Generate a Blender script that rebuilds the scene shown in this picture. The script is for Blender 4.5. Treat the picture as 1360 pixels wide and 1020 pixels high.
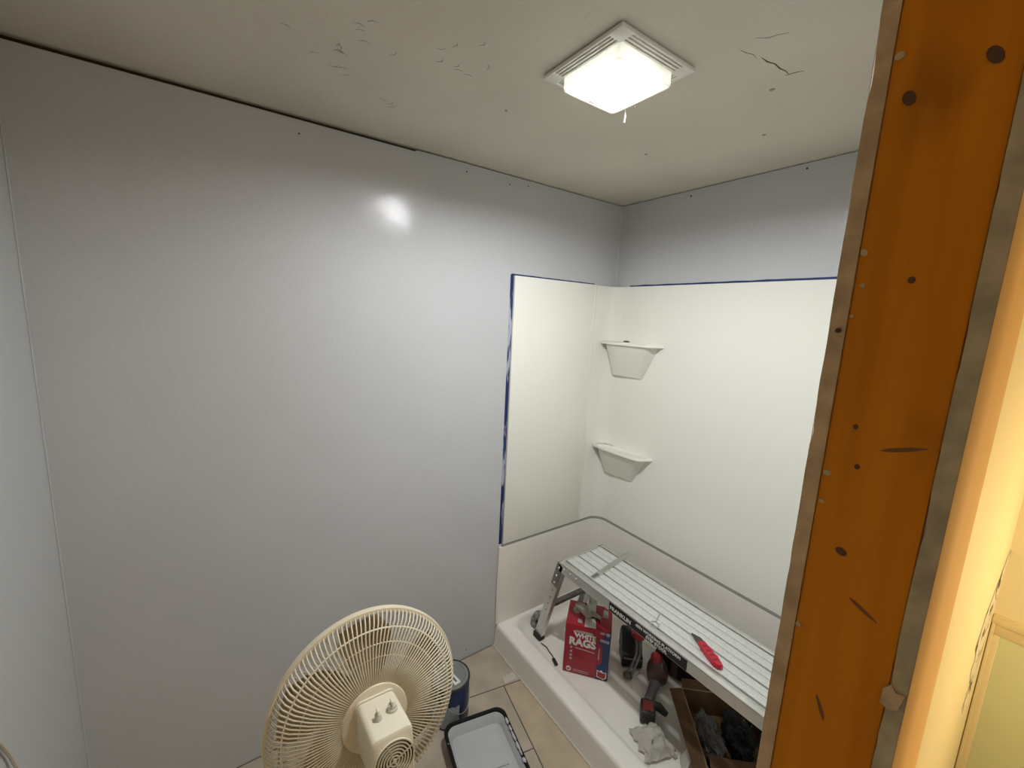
import bpy, bmesh, math, random
from mathutils import Vector, Matrix, noise

for o in list(bpy.data.objects):
    bpy.data.objects.remove(o, do_unlink=True)
scene = bpy.context.scene
COL = scene.collection
random.seed(7)

# ------------------------------------------------------------------ camera
cam_d = bpy.data.cameras.new('camera')
cam_d.sensor_fit = 'HORIZONTAL'
cam_d.sensor_width = 36.0
cam_d.lens = 36.0 * 555.18 / 1360.0
cam_d.clip_start = 0.02
cam = bpy.data.objects.new('camera', cam_d)
COL.objects.link(cam)
RT = Vector((0.56865091, 0.8212571, 0.04661467))
DN = Vector((0.15761879, -0.0531683, -0.98606767))
FW = Vector((-0.80733665, 0.56807562, -0.15967975))
M = Matrix.Identity(4)
for i in range(3):
    M[i][0] = RT[i]; M[i][1] = -DN[i]; M[i][2] = -FW[i]
M.translation = Vector((1.5988, -1.7836, 1.6886))
cam.matrix_world = M
scene.camera = cam

# ------------------------------------------------------------------ world, exposure
w = bpy.data.worlds.new('world'); scene.world = w
w.use_nodes = True
w.node_tree.nodes['Background'].inputs[0].default_value = (0.9, 0.95, 1.0, 1)
w.node_tree.nodes['Background'].inputs[1].default_value = 0.02
scene.view_settings.view_transform = 'Standard'
scene.view_settings.look = 'None'
scene.view_settings.gamma = 1.0
scene.view_settings.use_curve_mapping = False
scene.view_settings.exposure = 0.0
BULB_STRENGTH = 610.0
HALL_STRENGTH = 36.0

# ------------------------------------------------------------------ room numbers (metres)
H = 2.29          # ceiling
LY = -2.187       # near wall
XE = 1.413        # inner face of the right partition
YE = -1.224       # cut end of the partition
YH = -0.36        # hall back wall
XH = 3.1          # hall right wall

# ------------------------------------------------------------------ materials
MATS = {}
def mat(name, col, rough=0.5, metal=0.0, var=0.0, vscale=8.0, col2=None, bump=0.0, bscale=200.0,
        spec=0.5, emit=0.0, stretch=(1, 1, 1), coat=0.0, trans=0.0, coat_bump=False, detail=4.0, contrast=(0.35, 0.65)):
    if name in MATS: return MATS[name]
    m = bpy.data.materials.new(name); m.use_nodes = True
    nt = m.node_tree; b = nt.nodes['Principled BSDF']
    b.inputs['Base Color'].default_value = (*col, 1)
    b.inputs['Roughness'].default_value = rough
    b.inputs['Metallic'].default_value = metal
    b.inputs['Specular IOR Level'].default_value = spec
    if coat: b.inputs['Coat Weight'].default_value = coat
    if coat_bump: b.inputs['Coat Roughness'].default_value = 0.03
    if trans: b.inputs['Transmission Weight'].default_value = trans
    tc = nt.nodes.new('ShaderNodeTexCoord')
    mp = nt.nodes.new('ShaderNodeMapping'); mp.inputs['Scale'].default_value = stretch
    nt.links.new(tc.outputs['Object'], mp.inputs[0])
    if var > 0 or col2:
        n = nt.nodes.new('ShaderNodeTexNoise'); n.inputs['Scale'].default_value = vscale
        n.inputs['Detail'].default_value = detail
        nt.links.new(mp.outputs[0], n.inputs['Vector'])
        r = nt.nodes.new('ShaderNodeValToRGB')
        r.color_ramp.elements[0].position = contrast[0]; r.color_ramp.elements[1].position = contrast[1]
        c2 = col2 if col2 else tuple(c * (1 - var) for c in col)
        r.color_ramp.elements[0].color = (*c2, 1); r.color_ramp.elements[1].color = (*col, 1)
        nt.links.new(n.outputs[0], r.inputs[0]); nt.links.new(r.outputs[0], b.inputs['Base Color'])
    if coat_bump:                                     # uneven gloss left by the roller nap
        n3 = nt.nodes.new('ShaderNodeTexNoise'); n3.inputs['Scale'].default_value = 120; n3.inputs['Detail'].default_value = 2
        r3 = nt.nodes.new('ShaderNodeValToRGB'); r3.color_ramp.elements[0].position = 0.46; r3.color_ramp.elements[1].position = 0.58
        r3.color_ramp.elements[0].color = (0.30, 0.30, 0.30, 1)
        nt.links.new(mp.outputs[0], n3.inputs['Vector']); nt.links.new(n3.outputs[0], r3.inputs[0]); nt.links.new(r3.outputs[0], b.inputs['Coat Weight'])
    if bump > 0:
        n2 = nt.nodes.new('ShaderNodeTexNoise'); n2.inputs['Scale'].default_value = bscale
        n2.inputs['Detail'].default_value = 2.0
        nt.links.new(mp.outputs[0], n2.inputs['Vector'])
        bp = nt.nodes.new('ShaderNodeBump'); bp.inputs['Strength'].default_value = bump
        bp.inputs['Distance'].default_value = 0.0011 if coat_bump else 0.002
        nt.links.new(n2.outputs[0], bp.inputs['Height']); nt.links.new(bp.outputs[0], b.inputs['Coat Normal' if coat_bump else 'Normal'])
    if emit:
        b.inputs['Emission Color'].default_value = (*col, 1)
        b.inputs['Emission Strength'].default_value = emit
    MATS[name] = m
    return m

mat('grey_paint', (0.585, 0.59, 0.605), rough=0.5, bump=0.8, bscale=115, var=0.05, vscale=1.6, spec=0.25, coat=1.0, coat_bump=True)
mat('near_paint', (0.53, 0.54, 0.54), rough=0.4, bump=0.35, bscale=330, spec=0.4)
mat('ceiling_paint', (0.71, 0.665, 0.565), rough=0.75, bump=0.5, bscale=60, var=0.07, vscale=3.0, spec=0.2)
mat('acrylic', (0.88, 0.875, 0.80), rough=0.2, spec=0.45)
mat('base_acrylic', (0.90, 0.86, 0.79), rough=0.25, spec=0.45, var=0.05, vscale=5)
mat('gap_shade', (0.34, 0.33, 0.31), rough=0.8)  # grey stands in for the shade inside the seam below the panels
mat('blue_tape', (0.006, 0.022, 0.12), rough=0.6, col2=(0.42, 0.46, 0.56), vscale=34, contrast=(0.42, 0.50), stretch=(1, 1, 0.22))
mat('blue_tape_clean', (0.006, 0.022, 0.12), rough=0.6)
mat('framing', (0.06, 0.035, 0.02), rough=0.9)
mat('gypsum_edge', (0.60, 0.42, 0.25), rough=0.95, var=0.28, vscale=30, bump=0.8, bscale=150)
mat('gypsum_grey', (0.50, 0.41, 0.27), rough=0.95, var=0.35, vscale=22, bump=0.8, bscale=120)
mat('hall_paint', (0.90, 0.80, 0.55), rough=0.5, bump=0.15, bscale=150)
mat('casing_paint', (0.80, 0.52, 0.24), rough=0.75, spec=0.15)
mat('hall_trim', (0.88, 0.76, 0.48), rough=0.4)
mat('olive', (0.78, 0.82, 0.54), rough=0.55, var=0.05, vscale=4)
mat('hall_floor', (0.30, 0.22, 0.14), rough=0.6, var=0.2)
mat('tile', (0.56, 0.47, 0.36), rough=0.5, col2=(0.40, 0.335, 0.26), vscale=9, detail=8, bump=0.3, bscale=40, contrast=(0.3, 0.7))
mat('tile_warm', (0.55, 0.44, 0.30), rough=0.5, col2=(0.42, 0.33, 0.23), vscale=11, detail=8, bump=0.3, bscale=40, contrast=(0.3, 0.7))
mat('tile_pale', (0.66, 0.60, 0.50), rough=0.6, var=0.15, vscale=12)
mat('grout', (0.16, 0.13, 0.10), rough=0.9, var=0.3, vscale=20)
mat('fan_cream', (0.80, 0.70, 0.52), rough=0.38, var=0.06, vscale=6)
mat('fan_ivory', (0.84, 0.77, 0.61), rough=0.32)
mat('fan_blade', (0.50, 0.39, 0.26), rough=0.4)
mat('fan_dark', (0.03, 0.025, 0.02), rough=0.8)
mat('knob', (0.60, 0.57, 0.49), rough=0.3)
mat('alu', (0.70, 0.70, 0.68), rough=0.36, metal=0.8, var=0.1, vscale=30, spec=0.5)
mat('alu_grip', (0.76, 0.76, 0.73), rough=0.5, metal=0.25, var=0.14, vscale=160, bump=0.5, bscale=240, detail=6)
mat('alu_dark', (0.28, 0.28, 0.26), rough=0.45, metal=0.7, var=0.2, vscale=30)
mat('rubber', (0.015, 0.015, 0.015), rough=0.7)
mat('label_black', (0.01, 0.01, 0.01), rough=0.5)
mat('print_white', (0.75, 0.74, 0.71), rough=0.6)
mat('print_grey', (0.42, 0.38, 0.37), rough=0.6)
mat('box_red', (0.36, 0.010, 0.024), rough=0.45, var=0.06, vscale=10)
mat('box_red_dark', (0.29, 0.008, 0.02), rough=0.5)
mat('box_blue', (0.008, 0.038, 0.13), rough=0.45)
mat('box_navy', (0.012, 0.018, 0.05), rough=0.5)
mat('board_white', (0.66, 0.63, 0.57), rough=0.8)
mat('cardboard', (0.22, 0.125, 0.06), rough=0.85, var=0.12, vscale=14, bump=0.1, bscale=90)
mat('rag_white', (0.84, 0.80, 0.71), rough=0.95, var=0.08, vscale=20, bump=0.3, bscale=300)
mat('tool_red', (0.36, 0.02, 0.025), rough=0.4)
mat('tool_dark', (0.045, 0.04, 0.036), rough=0.5, var=0.3, vscale=30)
mat('tool_brown', (0.10, 0.055, 0.045), rough=0.5, var=0.2, vscale=20)
mat('tool_grey', (0.13, 0.13, 0.125), rough=0.45)
mat('black_plastic', (0.012, 0.012, 0.013), rough=0.4)
mat('black_cloth', (0.014, 0.014, 0.016), rough=0.95, bump=0.5, bscale=300)
mat('grey_strap', (0.22, 0.205, 0.18), rough=0.6, var=0.3, vscale=30)
mat('grey_cloth', (0.16, 0.155, 0.145), rough=0.95, var=0.3, vscale=25)
mat('olive_cloth', (0.085, 0.085, 0.025), rough=0.9, var=0.3, vscale=20)
mat('knife_red', (0.50, 0.012, 0.03), rough=0.4)
mat('knife_steel', (0.10, 0.095, 0.07), rough=0.4, metal=0.6)
mat('steel', (0.62, 0.62, 0.60), rough=0.3, metal=0.9)
mat('can_blue', (0.005, 0.017, 0.07), rough=0.35)
mat('can_steel', (0.34, 0.36, 0.34), rough=0.4, metal=0.6, var=0.15, vscale=12)
mat('can_rim', (0.06, 0.065, 0.065), rough=0.4, metal=0.6)
mat('can_label', (0.33, 0.36, 0.38), rough=0.5)
mat('tray_black', (0.008, 0.008, 0.008), rough=0.6, spec=0.2, col2=(0.45, 0.45, 0.44), vscale=16, contrast=(0.30, 0.36))
mat('wet_paint', (0.50, 0.50, 0.51), rough=0.18, var=0.06, vscale=6, coat=0.3)
mat('lamp_plastic', (0.82, 0.80, 0.74), rough=0.45)
mat('lamp_trim', (0.80, 0.76, 0.50), rough=0.45)
mat('vent_dark', (0.05, 0.048, 0.045), rough=0.9)
mat('crack', (0.10, 0.085, 0.07), rough=1.0)
mat('mark', (0.30, 0.27, 0.22), rough=1.0)
mat('cord_white', (0.55, 0.52, 0.46), rough=0.5)
mat('bulb', (0.955, 0.985, 1.0), rough=0.5, emit=BULB_STRENGTH)
mat('hall_bulb', (1.0, 0.76, 0.41), rough=0.5, emit=HALL_STRENGTH)

# pine stud: stretched grain with knots
def wood_mat():
    m = bpy.data.materials.new('pine'); m.use_nodes = True; nt = m.node_tree
    b = nt.nodes['Principled BSDF']; b.inputs['Roughness'].default_value = 0.6; b.inputs['Specular IOR Level'].default_value = 0.15
    tc = nt.nodes.new('ShaderNodeTexCoord')
    mp = nt.nodes.new('ShaderNodeMapping'); mp.inputs['Scale'].default_value = (26, 26, 1.6)
    nt.links.new(tc.outputs['Object'], mp.inputs[0])
    n = nt.nodes.new('ShaderNodeTexNoise'); n.inputs['Scale'].default_value = 1.6; n.inputs['Detail'].default_value = 5
    nt.links.new(mp.outputs[0], n.inputs[0])
    r = nt.nodes.new('ShaderNodeValToRGB')
    r.color_ramp.elements[0].position = 0.25; r.color_ramp.elements[1].position = 0.75
    r.color_ramp.elements[0].color = (0.52, 0.16, 0.003, 1); r.color_ramp.elements[1].color = (0.66, 0.225, 0.006, 1)
    nt.links.new(n.outputs[0], r.inputs[0])
    mp2 = nt.nodes.new('ShaderNodeMapping'); mp2.inputs['Scale'].default_value = (9, 9, 4.5)
    nt.links.new(tc.outputs['Object'], mp2.inputs[0])
    n2 = nt.nodes.new('ShaderNodeTexNoise'); n2.inputs['Scale'].default_value = 1.0; n2.inputs['Detail'].default_value = 3
    nt.links.new(mp2.outputs[0], n2.inputs[0])
    r2 = nt.nodes.new('ShaderNodeValToRGB')
    r2.color_ramp.elements[0].position = 0.30; r2.color_ramp.elements[1].position = 0.42
    r2.color_ramp.elements[0].color = (0.55, 0.55, 0.55, 1); r2.color_ramp.elements[1].color = (1, 1, 1, 1)
    nt.links.new(n2.outputs[0], r2.inputs[0])
    mx = nt.nodes.new('ShaderNodeMix'); mx.data_type = 'RGBA'; mx.blend_type = 'MULTIPLY'
    mx.inputs[0].default_value = 0.7
    nt.links.new(r.outputs[0], mx.inputs[6]); nt.links.new(r2.outputs[0], mx.inputs[7])
    nt.links.new(mx.outputs[2], b.inputs['Base Color'])
    MATS['pine'] = m
wood_mat()
mat('knot', (0.085, 0.035, 0.008), rough=0.6)
mat('streak', (0.15, 0.06, 0.010), rough=0.6)

def lens_mat():
    m = bpy.data.materials.new('lamp_lens'); m.use_nodes = True; nt = m.node_tree
    b = nt.nodes['Principled BSDF']; b.inputs['Base Color'].default_value = (0.84, 0.83, 0.78, 1); b.inputs['Roughness'].default_value = 0.4
    t = nt.nodes.new('ShaderNodeBsdfTranslucent'); t.inputs[0].default_value = (0.86, 0.85, 0.80, 1)
    mx = nt.nodes.new('ShaderNodeMixShader'); mx.inputs[0].default_value = 0.32
    nt.links.new(b.outputs[0], mx.inputs[1]); nt.links.new(t.outputs[0], mx.inputs[2])
    nt.links.new(mx.outputs[0], nt.nodes['Material Output'].inputs['Surface'])
    MATS['lamp_lens'] = m
lens_mat()

# ------------------------------------------------------------------ mesh helpers
def smooth_by_angle(bm, deg=35):
    lim = math.radians(deg)
    bm.normal_update()
    for f in bm.faces: f.smooth = True
    for e in bm.edges:
        if len(e.link_faces) == 2:
            e.smooth = e.calc_face_angle(0.0) < lim

def add_box(bm, x0, x1, y0, y1, z0, z1, bev=0.0, seg=2, mtx=None):
    vs = [bm.verts.new((x, y, z)) for z in (z0, z1) for y in (y0, y1) for x in (x0, x1)]
    idx = [(0, 2, 3, 1), (4, 5, 7, 6), (0, 1, 5, 4), (2, 6, 7, 3), (0, 4, 6, 2), (1, 3, 7, 5)]
    fs = [bm.faces.new([vs[i] for i in q]) for q in idx]
    out = list(vs)
    if bev > 0:
        es = list({e for f in fs for e in f.edges})
        r = bmesh.ops.bevel(bm, geom=es, offset=bev, segments=seg, affect='EDGES', profile=0.5)
        out = list({v for v in r['verts']} | {v for v in vs if v.is_valid})
    if mtx is not None:
        bmesh.ops.transform(bm, matrix=mtx, verts=out)
    return out

def add_bar(bm, a, b, wx, wy, up=(0, 0, 1), bev=0.0):
    """rectangular bar from a to b; wx along the side direction, wy along 'up'"""
    a = Vector(a); b = Vector(b); d = (b - a); L = d.length; d.normalize()
    s = d.cross(Vector(up))
    if s.length < 1e-5: s = d.cross(Vector((1, 0, 0)))
    s.normalize(); u = s.cross(d)
    m = Matrix.Identity(4)
    for i in range(3):
        m[i][0] = d[i]; m[i][1] = s[i]; m[i][2] = u[i]
    m.translation = a
    return add_box(bm, 0, L, -wx / 2, wx / 2, -wy / 2, wy / 2, bev, 2, m)

def add_tube(bm, pts, r, n=8, closed=False, cap=True, radii=None):
    pts = [Vector(p) for p in pts]; rings = []
    N = len(pts)
    prev = None
    for i, p in enumerate(pts):
        if closed: t = pts[(i + 1) % N] - pts[i - 1]
        else: t = pts[min(i + 1, N - 1)] - pts[max(i - 1, 0)]
        t.normalize()
        if prev is None:
            s = t.cross(Vector((0, 0, 1)))
            if s.length < 1e-4: s = t.cross(Vector((1, 0, 0)))
        else:
            s = prev - t * prev.dot(t)
        s.normalize(); prev = s; u = t.cross(s)
        rr = radii[i] if radii else r
        rings.append([bm.verts.new(p + (s * math.cos(2 * math.pi * k / n) + u * math.sin(2 * math.pi * k / n)) * rr) for k in range(n)])
    M_ = N if closed else N - 1
    for i in range(M_):
        A = rings[i]; B = rings[(i + 1) % N]
        for k in range(n):
            try: bm.faces.new((A[k], A[(k + 1) % n], B[(k + 1) % n], B[k]))
            except ValueError: pass
    if cap and not closed:
        bm.faces.new(rings[0][::-1]); bm.faces.new(rings[-1])

def add_lathe(bm, prof, n=48, mtx=None, closed=False):
    """prof: list of (r, z) revolved about z"""
    rings = []; allv = []
    for r, z in prof:
        if r < 1e-6:
            v = bm.verts.new((0, 0, z)); rings.append([v] * n); allv.append(v)
        else:
            rg = [bm.verts.new((r * math.cos(2 * math.pi * k / n), r * math.sin(2 * math.pi * k / n), z)) for k in range(n)]
            rings.append(rg); allv += rg
    cnt = len(rings) if closed else len(rings) - 1
    for i in range(cnt):
        A = rings[i]; B = rings[(i + 1) % len(rings)]
        for k in range(n):
            q = [A[k], A[(k + 1) % n], B[(k + 1) % n], B[k]]
            u = []
            for v in q:
                if v not in u: u.append(v)
            if len(u) >= 3:
                try: bm.faces.new(u)
                except ValueError: pass
    if mtx is not None: bmesh.ops.transform(bm, matrix=mtx, verts=allv)
    return allv

def add_prism(bm, poly, z0, z1, mtx=None):
    """extrude a 2d polygon (ccw) along local z"""
    a = [bm.verts.new((x, y, z0)) for x, y in poly]; b = [bm.verts.new((x, y, z1)) for x, y in poly]
    n = len(poly)
    bm.faces.new(a[::-1]); bm.faces.new(b)
    for i in range(n): bm.faces.new((a[i], a[(i + 1) % n], b[(i + 1) % n], b[i]))
    if mtx is not None: bmesh.ops.transform(bm, matrix=mtx, verts=a + b)
    return a + b

def roundrect(x0, x1, y0, y1, r, n=6):
    out = []
    for cx, cy, a0 in ((x1 - r, y1 - r, 0), (x0 + r, y1 - r, 90), (x0 + r, y0 + r, 180), (x1 - r, y0 + r, 270)):
        for k in range(n + 1):
            a = math.radians(a0 + 90 * k / n)
            out.append((cx + r * math.cos(a), cy + r * math.sin(a)))
    return out

def add_loft(bm, loops, cap0=False, cap1=True):
    rings = [[bm.verts.new(p) for p in lp] for lp in loops]
    n = len(rings[0])
    for A, B in zip(rings, rings[1:]):
        for k in range(n): bm.faces.new((A[k], A[(k + 1) % n], B[(k + 1) % n], B[k]))
    if cap0: bm.faces.new(rings[0][::-1])
    if cap1: bm.faces.new(rings[-1])
    return [v for r in rings for v in r]

def add_strip(bm, path, z0, z1, th):
    """wall-like band following a 2d path, thickness th to the left of the path"""
    n = len(path); off = []
    for i in range(n):
        p = Vector(path[i])
        t = Vector(path[min(i + 1, n - 1)]) - Vector(path[max(i - 1, 0)])
        t.normalize(); nn = Vector((-t.y, t.x))
        off.append(p + nn * th)
    a = [bm.verts.new((p[0], p[1], z0)) for p in path]; b = [bm.verts.new((p[0], p[1], z1)) for p in path]
    c = [bm.verts.new((p.x, p.y, z0)) for p in off]; d = [bm.verts.new((p.x, p.y, z1)) for p in off]
    for i in range(n - 1):
        bm.faces.new((a[i], a[i + 1], b[i + 1], b[i])); bm.faces.new((c[i + 1], c[i], d[i], d[i + 1]))
        bm.faces.new((b[i], b[i + 1], d[i + 1], d[i])); bm.faces.new((a[i + 1], a[i], c[i], c[i + 1]))
    bm.faces.new((a[0], b[0], d[0], c[0])); bm.faces.new((a[-1], c[-1], d[-1], b[-1]))

def add_crumple(bm, cx, cy, cz, sx, sy, sz, seed, amp=0.35, sub=4, freq=2.2, flat=True):
    r = bmesh.ops.create_icosphere(bm, subdivisions=sub, radius=1.0)
    for v in r['verts']:
        p = v.co.copy()
        q = p * freq + Vector((seed * 3.1, seed * 1.7, seed * 0.9))
        ridge = 1.0 - abs(noise.noise(q)) * 2.0
        k = 1.0 + amp * (noise.noise(q * 0.6) * 0.9 + 0.45 * ridge - 0.25) + amp * 0.35 * (1 - abs(noise.noise(q * 2.4)) * 2)
        p *= k
        if flat: p.z = max(p.z, -0.55)
        v.co = Vector((cx + p.x * sx, cy + p.y * sy, cz + p.z * sz))
    return r['verts']

def obj(name, bm, m, parent=None, loc=None, rot=None, smooth=35, world=True, recalc=True):
    if recalc: bmesh.ops.recalc_face_normals(bm, faces=bm.faces)
    if smooth: smooth_by_angle(bm, smooth)
    me = bpy.data.meshes.new(name); bm.to_mesh(me); bm.free()
    me.materials.append(MATS[m])
    o = bpy.data.objects.new(name, me); COL.objects.link(o)
    if loc: o.location = loc
    if rot: o.rotation_euler = rot
    if parent:
        o.parent = parent
        if world and not loc: o.matrix_parent_inverse = root_matrix(parent).inverted()
    return o

def root_matrix(o):
    m = o.matrix_basis.copy()
    if o.parent: m = root_matrix(o.parent) @ o.matrix_parent_inverse @ m
    return m

def tag(o, label, cat, group=None):
    o['label'] = label; o['category'] = cat
    if group: o['group'] = group
    return o

def thing(name, label, cat, loc=(0, 0, 0), rz=0.0, group=None):
    o = bpy.data.objects.new(name, None); COL.objects.link(o)
    o.empty_display_size = 0.05
    o.location = loc; o.rotation_euler = (0, 0, rz)
    return tag(o, label, cat, group)

def struct(o, label=None, cat=None):
    o['kind'] = 'structure'
    if label: o['label'] = label
    if cat: o['category'] = cat
    return o

def sroot(name, loc=(0, 0, 0)):
    o = bpy.data.objects.new(name, None); COL.objects.link(o); o.location = loc
    o['kind'] = 'structure'
    return o

def B(): return bmesh.new()

def box(name, m, x0, x1, y0, y1, z0, z1, parent=None, bev=0.0, seg=2, world=True):
    bm = B(); add_box(bm, x0, x1, y0, y1, z0, z1, bev, seg)
    return obj(name, bm, m, parent, world=world)

def text_mesh(name, s, size, m, parent, mtx, depth=0.0004, sx=1.0, bold=0.0, align='LEFT', shear=0.0):
    cu = bpy.data.curves.new(name, 'FONT'); cu.body = s; cu.size = size
    cu.extrude = depth; cu.align_x = align; cu.offset = bold; cu.shear = shear
    cu.resolution_u = 3
    t = bpy.data.objects.new(name, cu); COL.objects.link(t)
    dg = bpy.context.evaluated_depsgraph_get()
    me = bpy.data.meshes.new_from_object(t.evaluated_get(dg))
    bpy.data.objects.remove(t, do_unlink=True); bpy.data.curves.remove(cu)
    me.transform(mtx @ Matrix.Diagonal((sx, 1, 1, 1)))
    me.materials.clear(); me.materials.append(MATS[m])
    me.name = name
    o = bpy.data.objects.new(name, me); COL.objects.link(o)
    o.parent = parent
    return o

def clip_poly(poly, x0, x1, y0, y1):
    def clip(ps, ins, inter):
        out = []
        for i in range(len(ps)):
            a, b = ps[i - 1], ps[i]
            if ins(b):
                if not ins(a): out.append(inter(a, b))
                out.append(b)
            elif ins(a): out.append(inter(a, b))
        return out
    def ix(v):
        def f(a, b):
            t = (v - a[0]) / (b[0] - a[0]); return (v, a[1] + t * (b[1] - a[1]))
        return f
    def iy(v):
        def f(a, b):
            t = (v - a[1]) / (b[1] - a[1]); return (a[0] + t * (b[0] - a[0]), v)
        return f
    for ins, it in ((lambda p: p[0] >= x0, ix(x0)), (lambda p: p[0] <= x1, ix(x1)),
                    (lambda p: p[1] >= y0, iy(y0)), (lambda p: p[1] <= y1, iy(y1))):
        if poly: poly = clip(poly, ins, it)
    return poly

YZX = Matrix(((0, 0, 1, 0), (1, 0, 0, 0), (0, 1, 0, 0), (0, 0, 0, 1)))   # polygon (a,b) -> (y,z), depth -> x
XZY = Matrix(((1, 0, 0, 0), (0, 0, -1, 0), (0, 1, 0, 0), (0, 0, 0, 1)))  # polygon (a,b) -> (x,z), depth -> -y

# ================================================================== STRUCTURE
# floor slab with laid tiles (tile field is laid askew to the walls)
fl = box('floor', 'grout', -0.12, XH + 0.1, LY - 0.1, 0.12, -0.10, -0.003)
struct(fl, 'worn beige tile floor with dark joints and a pale patch', 'floor')
hf = box('hall_boards', 'hall_floor', 1.534, XH, LY, YH, -0.003, 0.0, fl)
ang = math.radians(-10.5); ca, sa = math.cos(ang), math.sin(ang)
T = 0.305; g = 0.0025
def tile_xy(u, v): return (0.235 + u * ca - v * sa, -0.79 + u * sa + v * ca)
def lay(u0, u1, v0, v1, mm):
    q = [tile_xy(u0 + g, v0 + g), tile_xy(u1 - g, v0 + g), tile_xy(u1 - g, v1 - g), tile_xy(u0 + g, v1 - g)]
    pq = clip_poly(q, 0.004, 1.53, LY + 0.004, -0.703)
    if len(pq) < 3: return
    area = 0.5 * abs(sum(pq[k - 1][0] * pq[k][1] - pq[k][0] * pq[k - 1][1] for k in range(len(pq))))
    if area < 0.0006: return
    bm = B(); add_prism(bm, pq, -0.003, random.uniform(0, 0.0008)); obj('tile', bm, mm, fl, smooth=0)
for i in range(-4, 6):
    for j in range(-7, -1): lay(i * T, (i + 1) * T, j * T, (j + 1) * T, 'tile')
    if i >= 0: lay(i * T, (i + 1) * T, -T, 0, 'tile')
lay(-T, 0, -T, T, 'tile'); lay(-2 * T, -T, -T, T, 'tile')
lay(0, 0.95, 0, T, 'tile_warm'); lay(0.95, 1.9, 0, T, 'tile_warm')
bm = B(); add_prism(bm, [(0.196, -0.775), (0.232, -0.779), (0.236, -0.712), (0.196, -0.710)], 0.0008, 0.0026)
obj('tile_patch', bm, 'tile_pale', fl, smooth=0)

# left wall (long grey board) with a stepped top edge leaving an open gap under the ceiling
wl = sroot('wall_left'); wl['label'] = 'long pale grey painted wall with open gap under ceiling'; wl['category'] = 'wall'
poly = [(LY, 0.0), (0.10, 0.0), (0.10, 2.2865), (-1.00, 2.285), (-1.142, 2.2835), (-1.150, 2.2775), (-1.6, 2.2762), (LY, 2.2748)]
bm = B(); add_prism(bm, poly, -0.0127, 0.0, YZX); obj('drywall', bm, 'grey_paint', wl, smooth=0)
box('framing', 'framing', -0.11, -0.02, LY - 0.1, 0.1, 0.0, H + 0.02, wl)
# small nail heads and dots on the board
for (y, z) in ((-0.93, 2.255), (-0.72, 2.25), (-1.54, 2.235), (-0.62, 2.262), (-0.86, 0.045)):
    bm = B(); add_lathe(bm, [(0.0032, 0), (0.0032, 0.0008), (0, 0.0012)], 8, Matrix.Translation((0, y, z)) @ Matrix.Rotation(math.pi / 2, 4, 'Y'))
    obj('nail_head', bm, 'framing', wl)

wb = sroot('wall_back'); wb['label'] = 'short grey painted wall above the shower surround'; wb['category'] = 'wall'
poly = [(0.0, 0.0), (XE + 0.1, 0.0), (XE + 0.1, 2.287), (0.0, 2.2865)]
bm = B(); add_prism(bm, poly, -0.0127, 0.0, XZY); obj('drywall', bm, 'grey_paint', wb, smooth=0)
box('framing', 'framing', -0.02, XE + 0.1, 0.02, 0.11, 0.0, H + 0.02, wb)
for (x, z) in ((0.40, 2.262), (0.86, 2.268)):
    bm = B(); add_lathe(bm, [(0.004, 0), (0.004, 0.0008), (0, 0.0012)], 8, Matrix.Translation((x, 0, z)) @ Matrix.Rotation(math.pi / 2, 4, 'X'))
    obj('nail_head', bm, 'framing', wb)
# paint-filled corner bead between the two walls
bm = B(); add_prism(bm, [(0, 0), (0.004, 0), (0, -0.004)], 1.88, 2.284); obj('corner_bead', bm, 'grey_paint', wb, smooth=0)

wn = box('wall_near', 'near_paint', -0.11, XH + 0.1, LY - 0.1, LY, -0.003, H)
struct(wn, 'grey painted wall meeting the long wall at a rough corner', 'wall')
bm = B()   # rough taped corner edge
prev = None; pts = []
for k in range(60):
    z = 0.0 + k * 2.27 / 59
    pts.append((0.004 + 0.004 * noise.noise(Vector((z * 9, 2, 1))), z))
a = [bm.verts.new((0.0, LY + 0.0001, z)) for x, z in pts]
b = [bm.verts.new((0.002 + x * 0.5, LY + 0.0006, z)) for x, z in pts]
c = [bm.verts.new((0.0, LY + 0.0012 + 0.3 * x, z)) for x, z in pts]
for k in range(59):
    bm.faces.new((a[k], b[k], b[k + 1], a[k + 1])); bm.faces.new((b[k], c[k], c[k + 1], b[k + 1]))
obj('corner_tape', bm, 'near_paint', wn, smooth=0)

cl = box('ceiling', 'ceiling_paint', -0.12, XH + 0.1, LY - 0.1, 0.12, H, H + 0.1)
struct(cl, 'off-white textured ceiling with hairline cracks and dents', 'ceiling')
def ribbon(name, pts, wid, m, parent, z):
    bm = B(); L_, R_ = [], []
    for i, p in enumerate(pts):
        p = Vector(p); t = Vector(pts[min(i + 1, len(pts) - 1)]) - Vector(pts[max(i - 1, 0)]); t.normalize()
        n_ = Vector((-t.y, t.x)); ww = wid * (0.25 if i in (0, len(pts) - 1) else random.uniform(0.6, 1.2))
        L_.append(bm.verts.new((p.x + n_.x * ww / 2, p.y + n_.y * ww / 2, z))); R_.append(bm.verts.new((p.x - n_.x * ww / 2, p.y - n_.y * ww / 2, z)))
    for i in range(len(pts) - 1): bm.faces.new((L_[i], L_[i + 1], R_[i + 1], R_[i]))
    r = bmesh.ops.extrude_face_region(bm, geom=list(bm.faces))
    bmesh.ops.translate(bm, vec=(0, 0, 0.0006), verts=[v for v in r['geom'] if isinstance(v, bmesh.types.BMVert)])
    return obj(name, bm, m, parent, smooth=0)
ribbon('crack', [(1.042, -0.748), (1.043, -0.722), (1.050, -0.70), (1.049, -0.672), (1.053, -0.655), (1.052, -0.635)], 0.0035, 'crack', cl, H - 0.0005)
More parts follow.
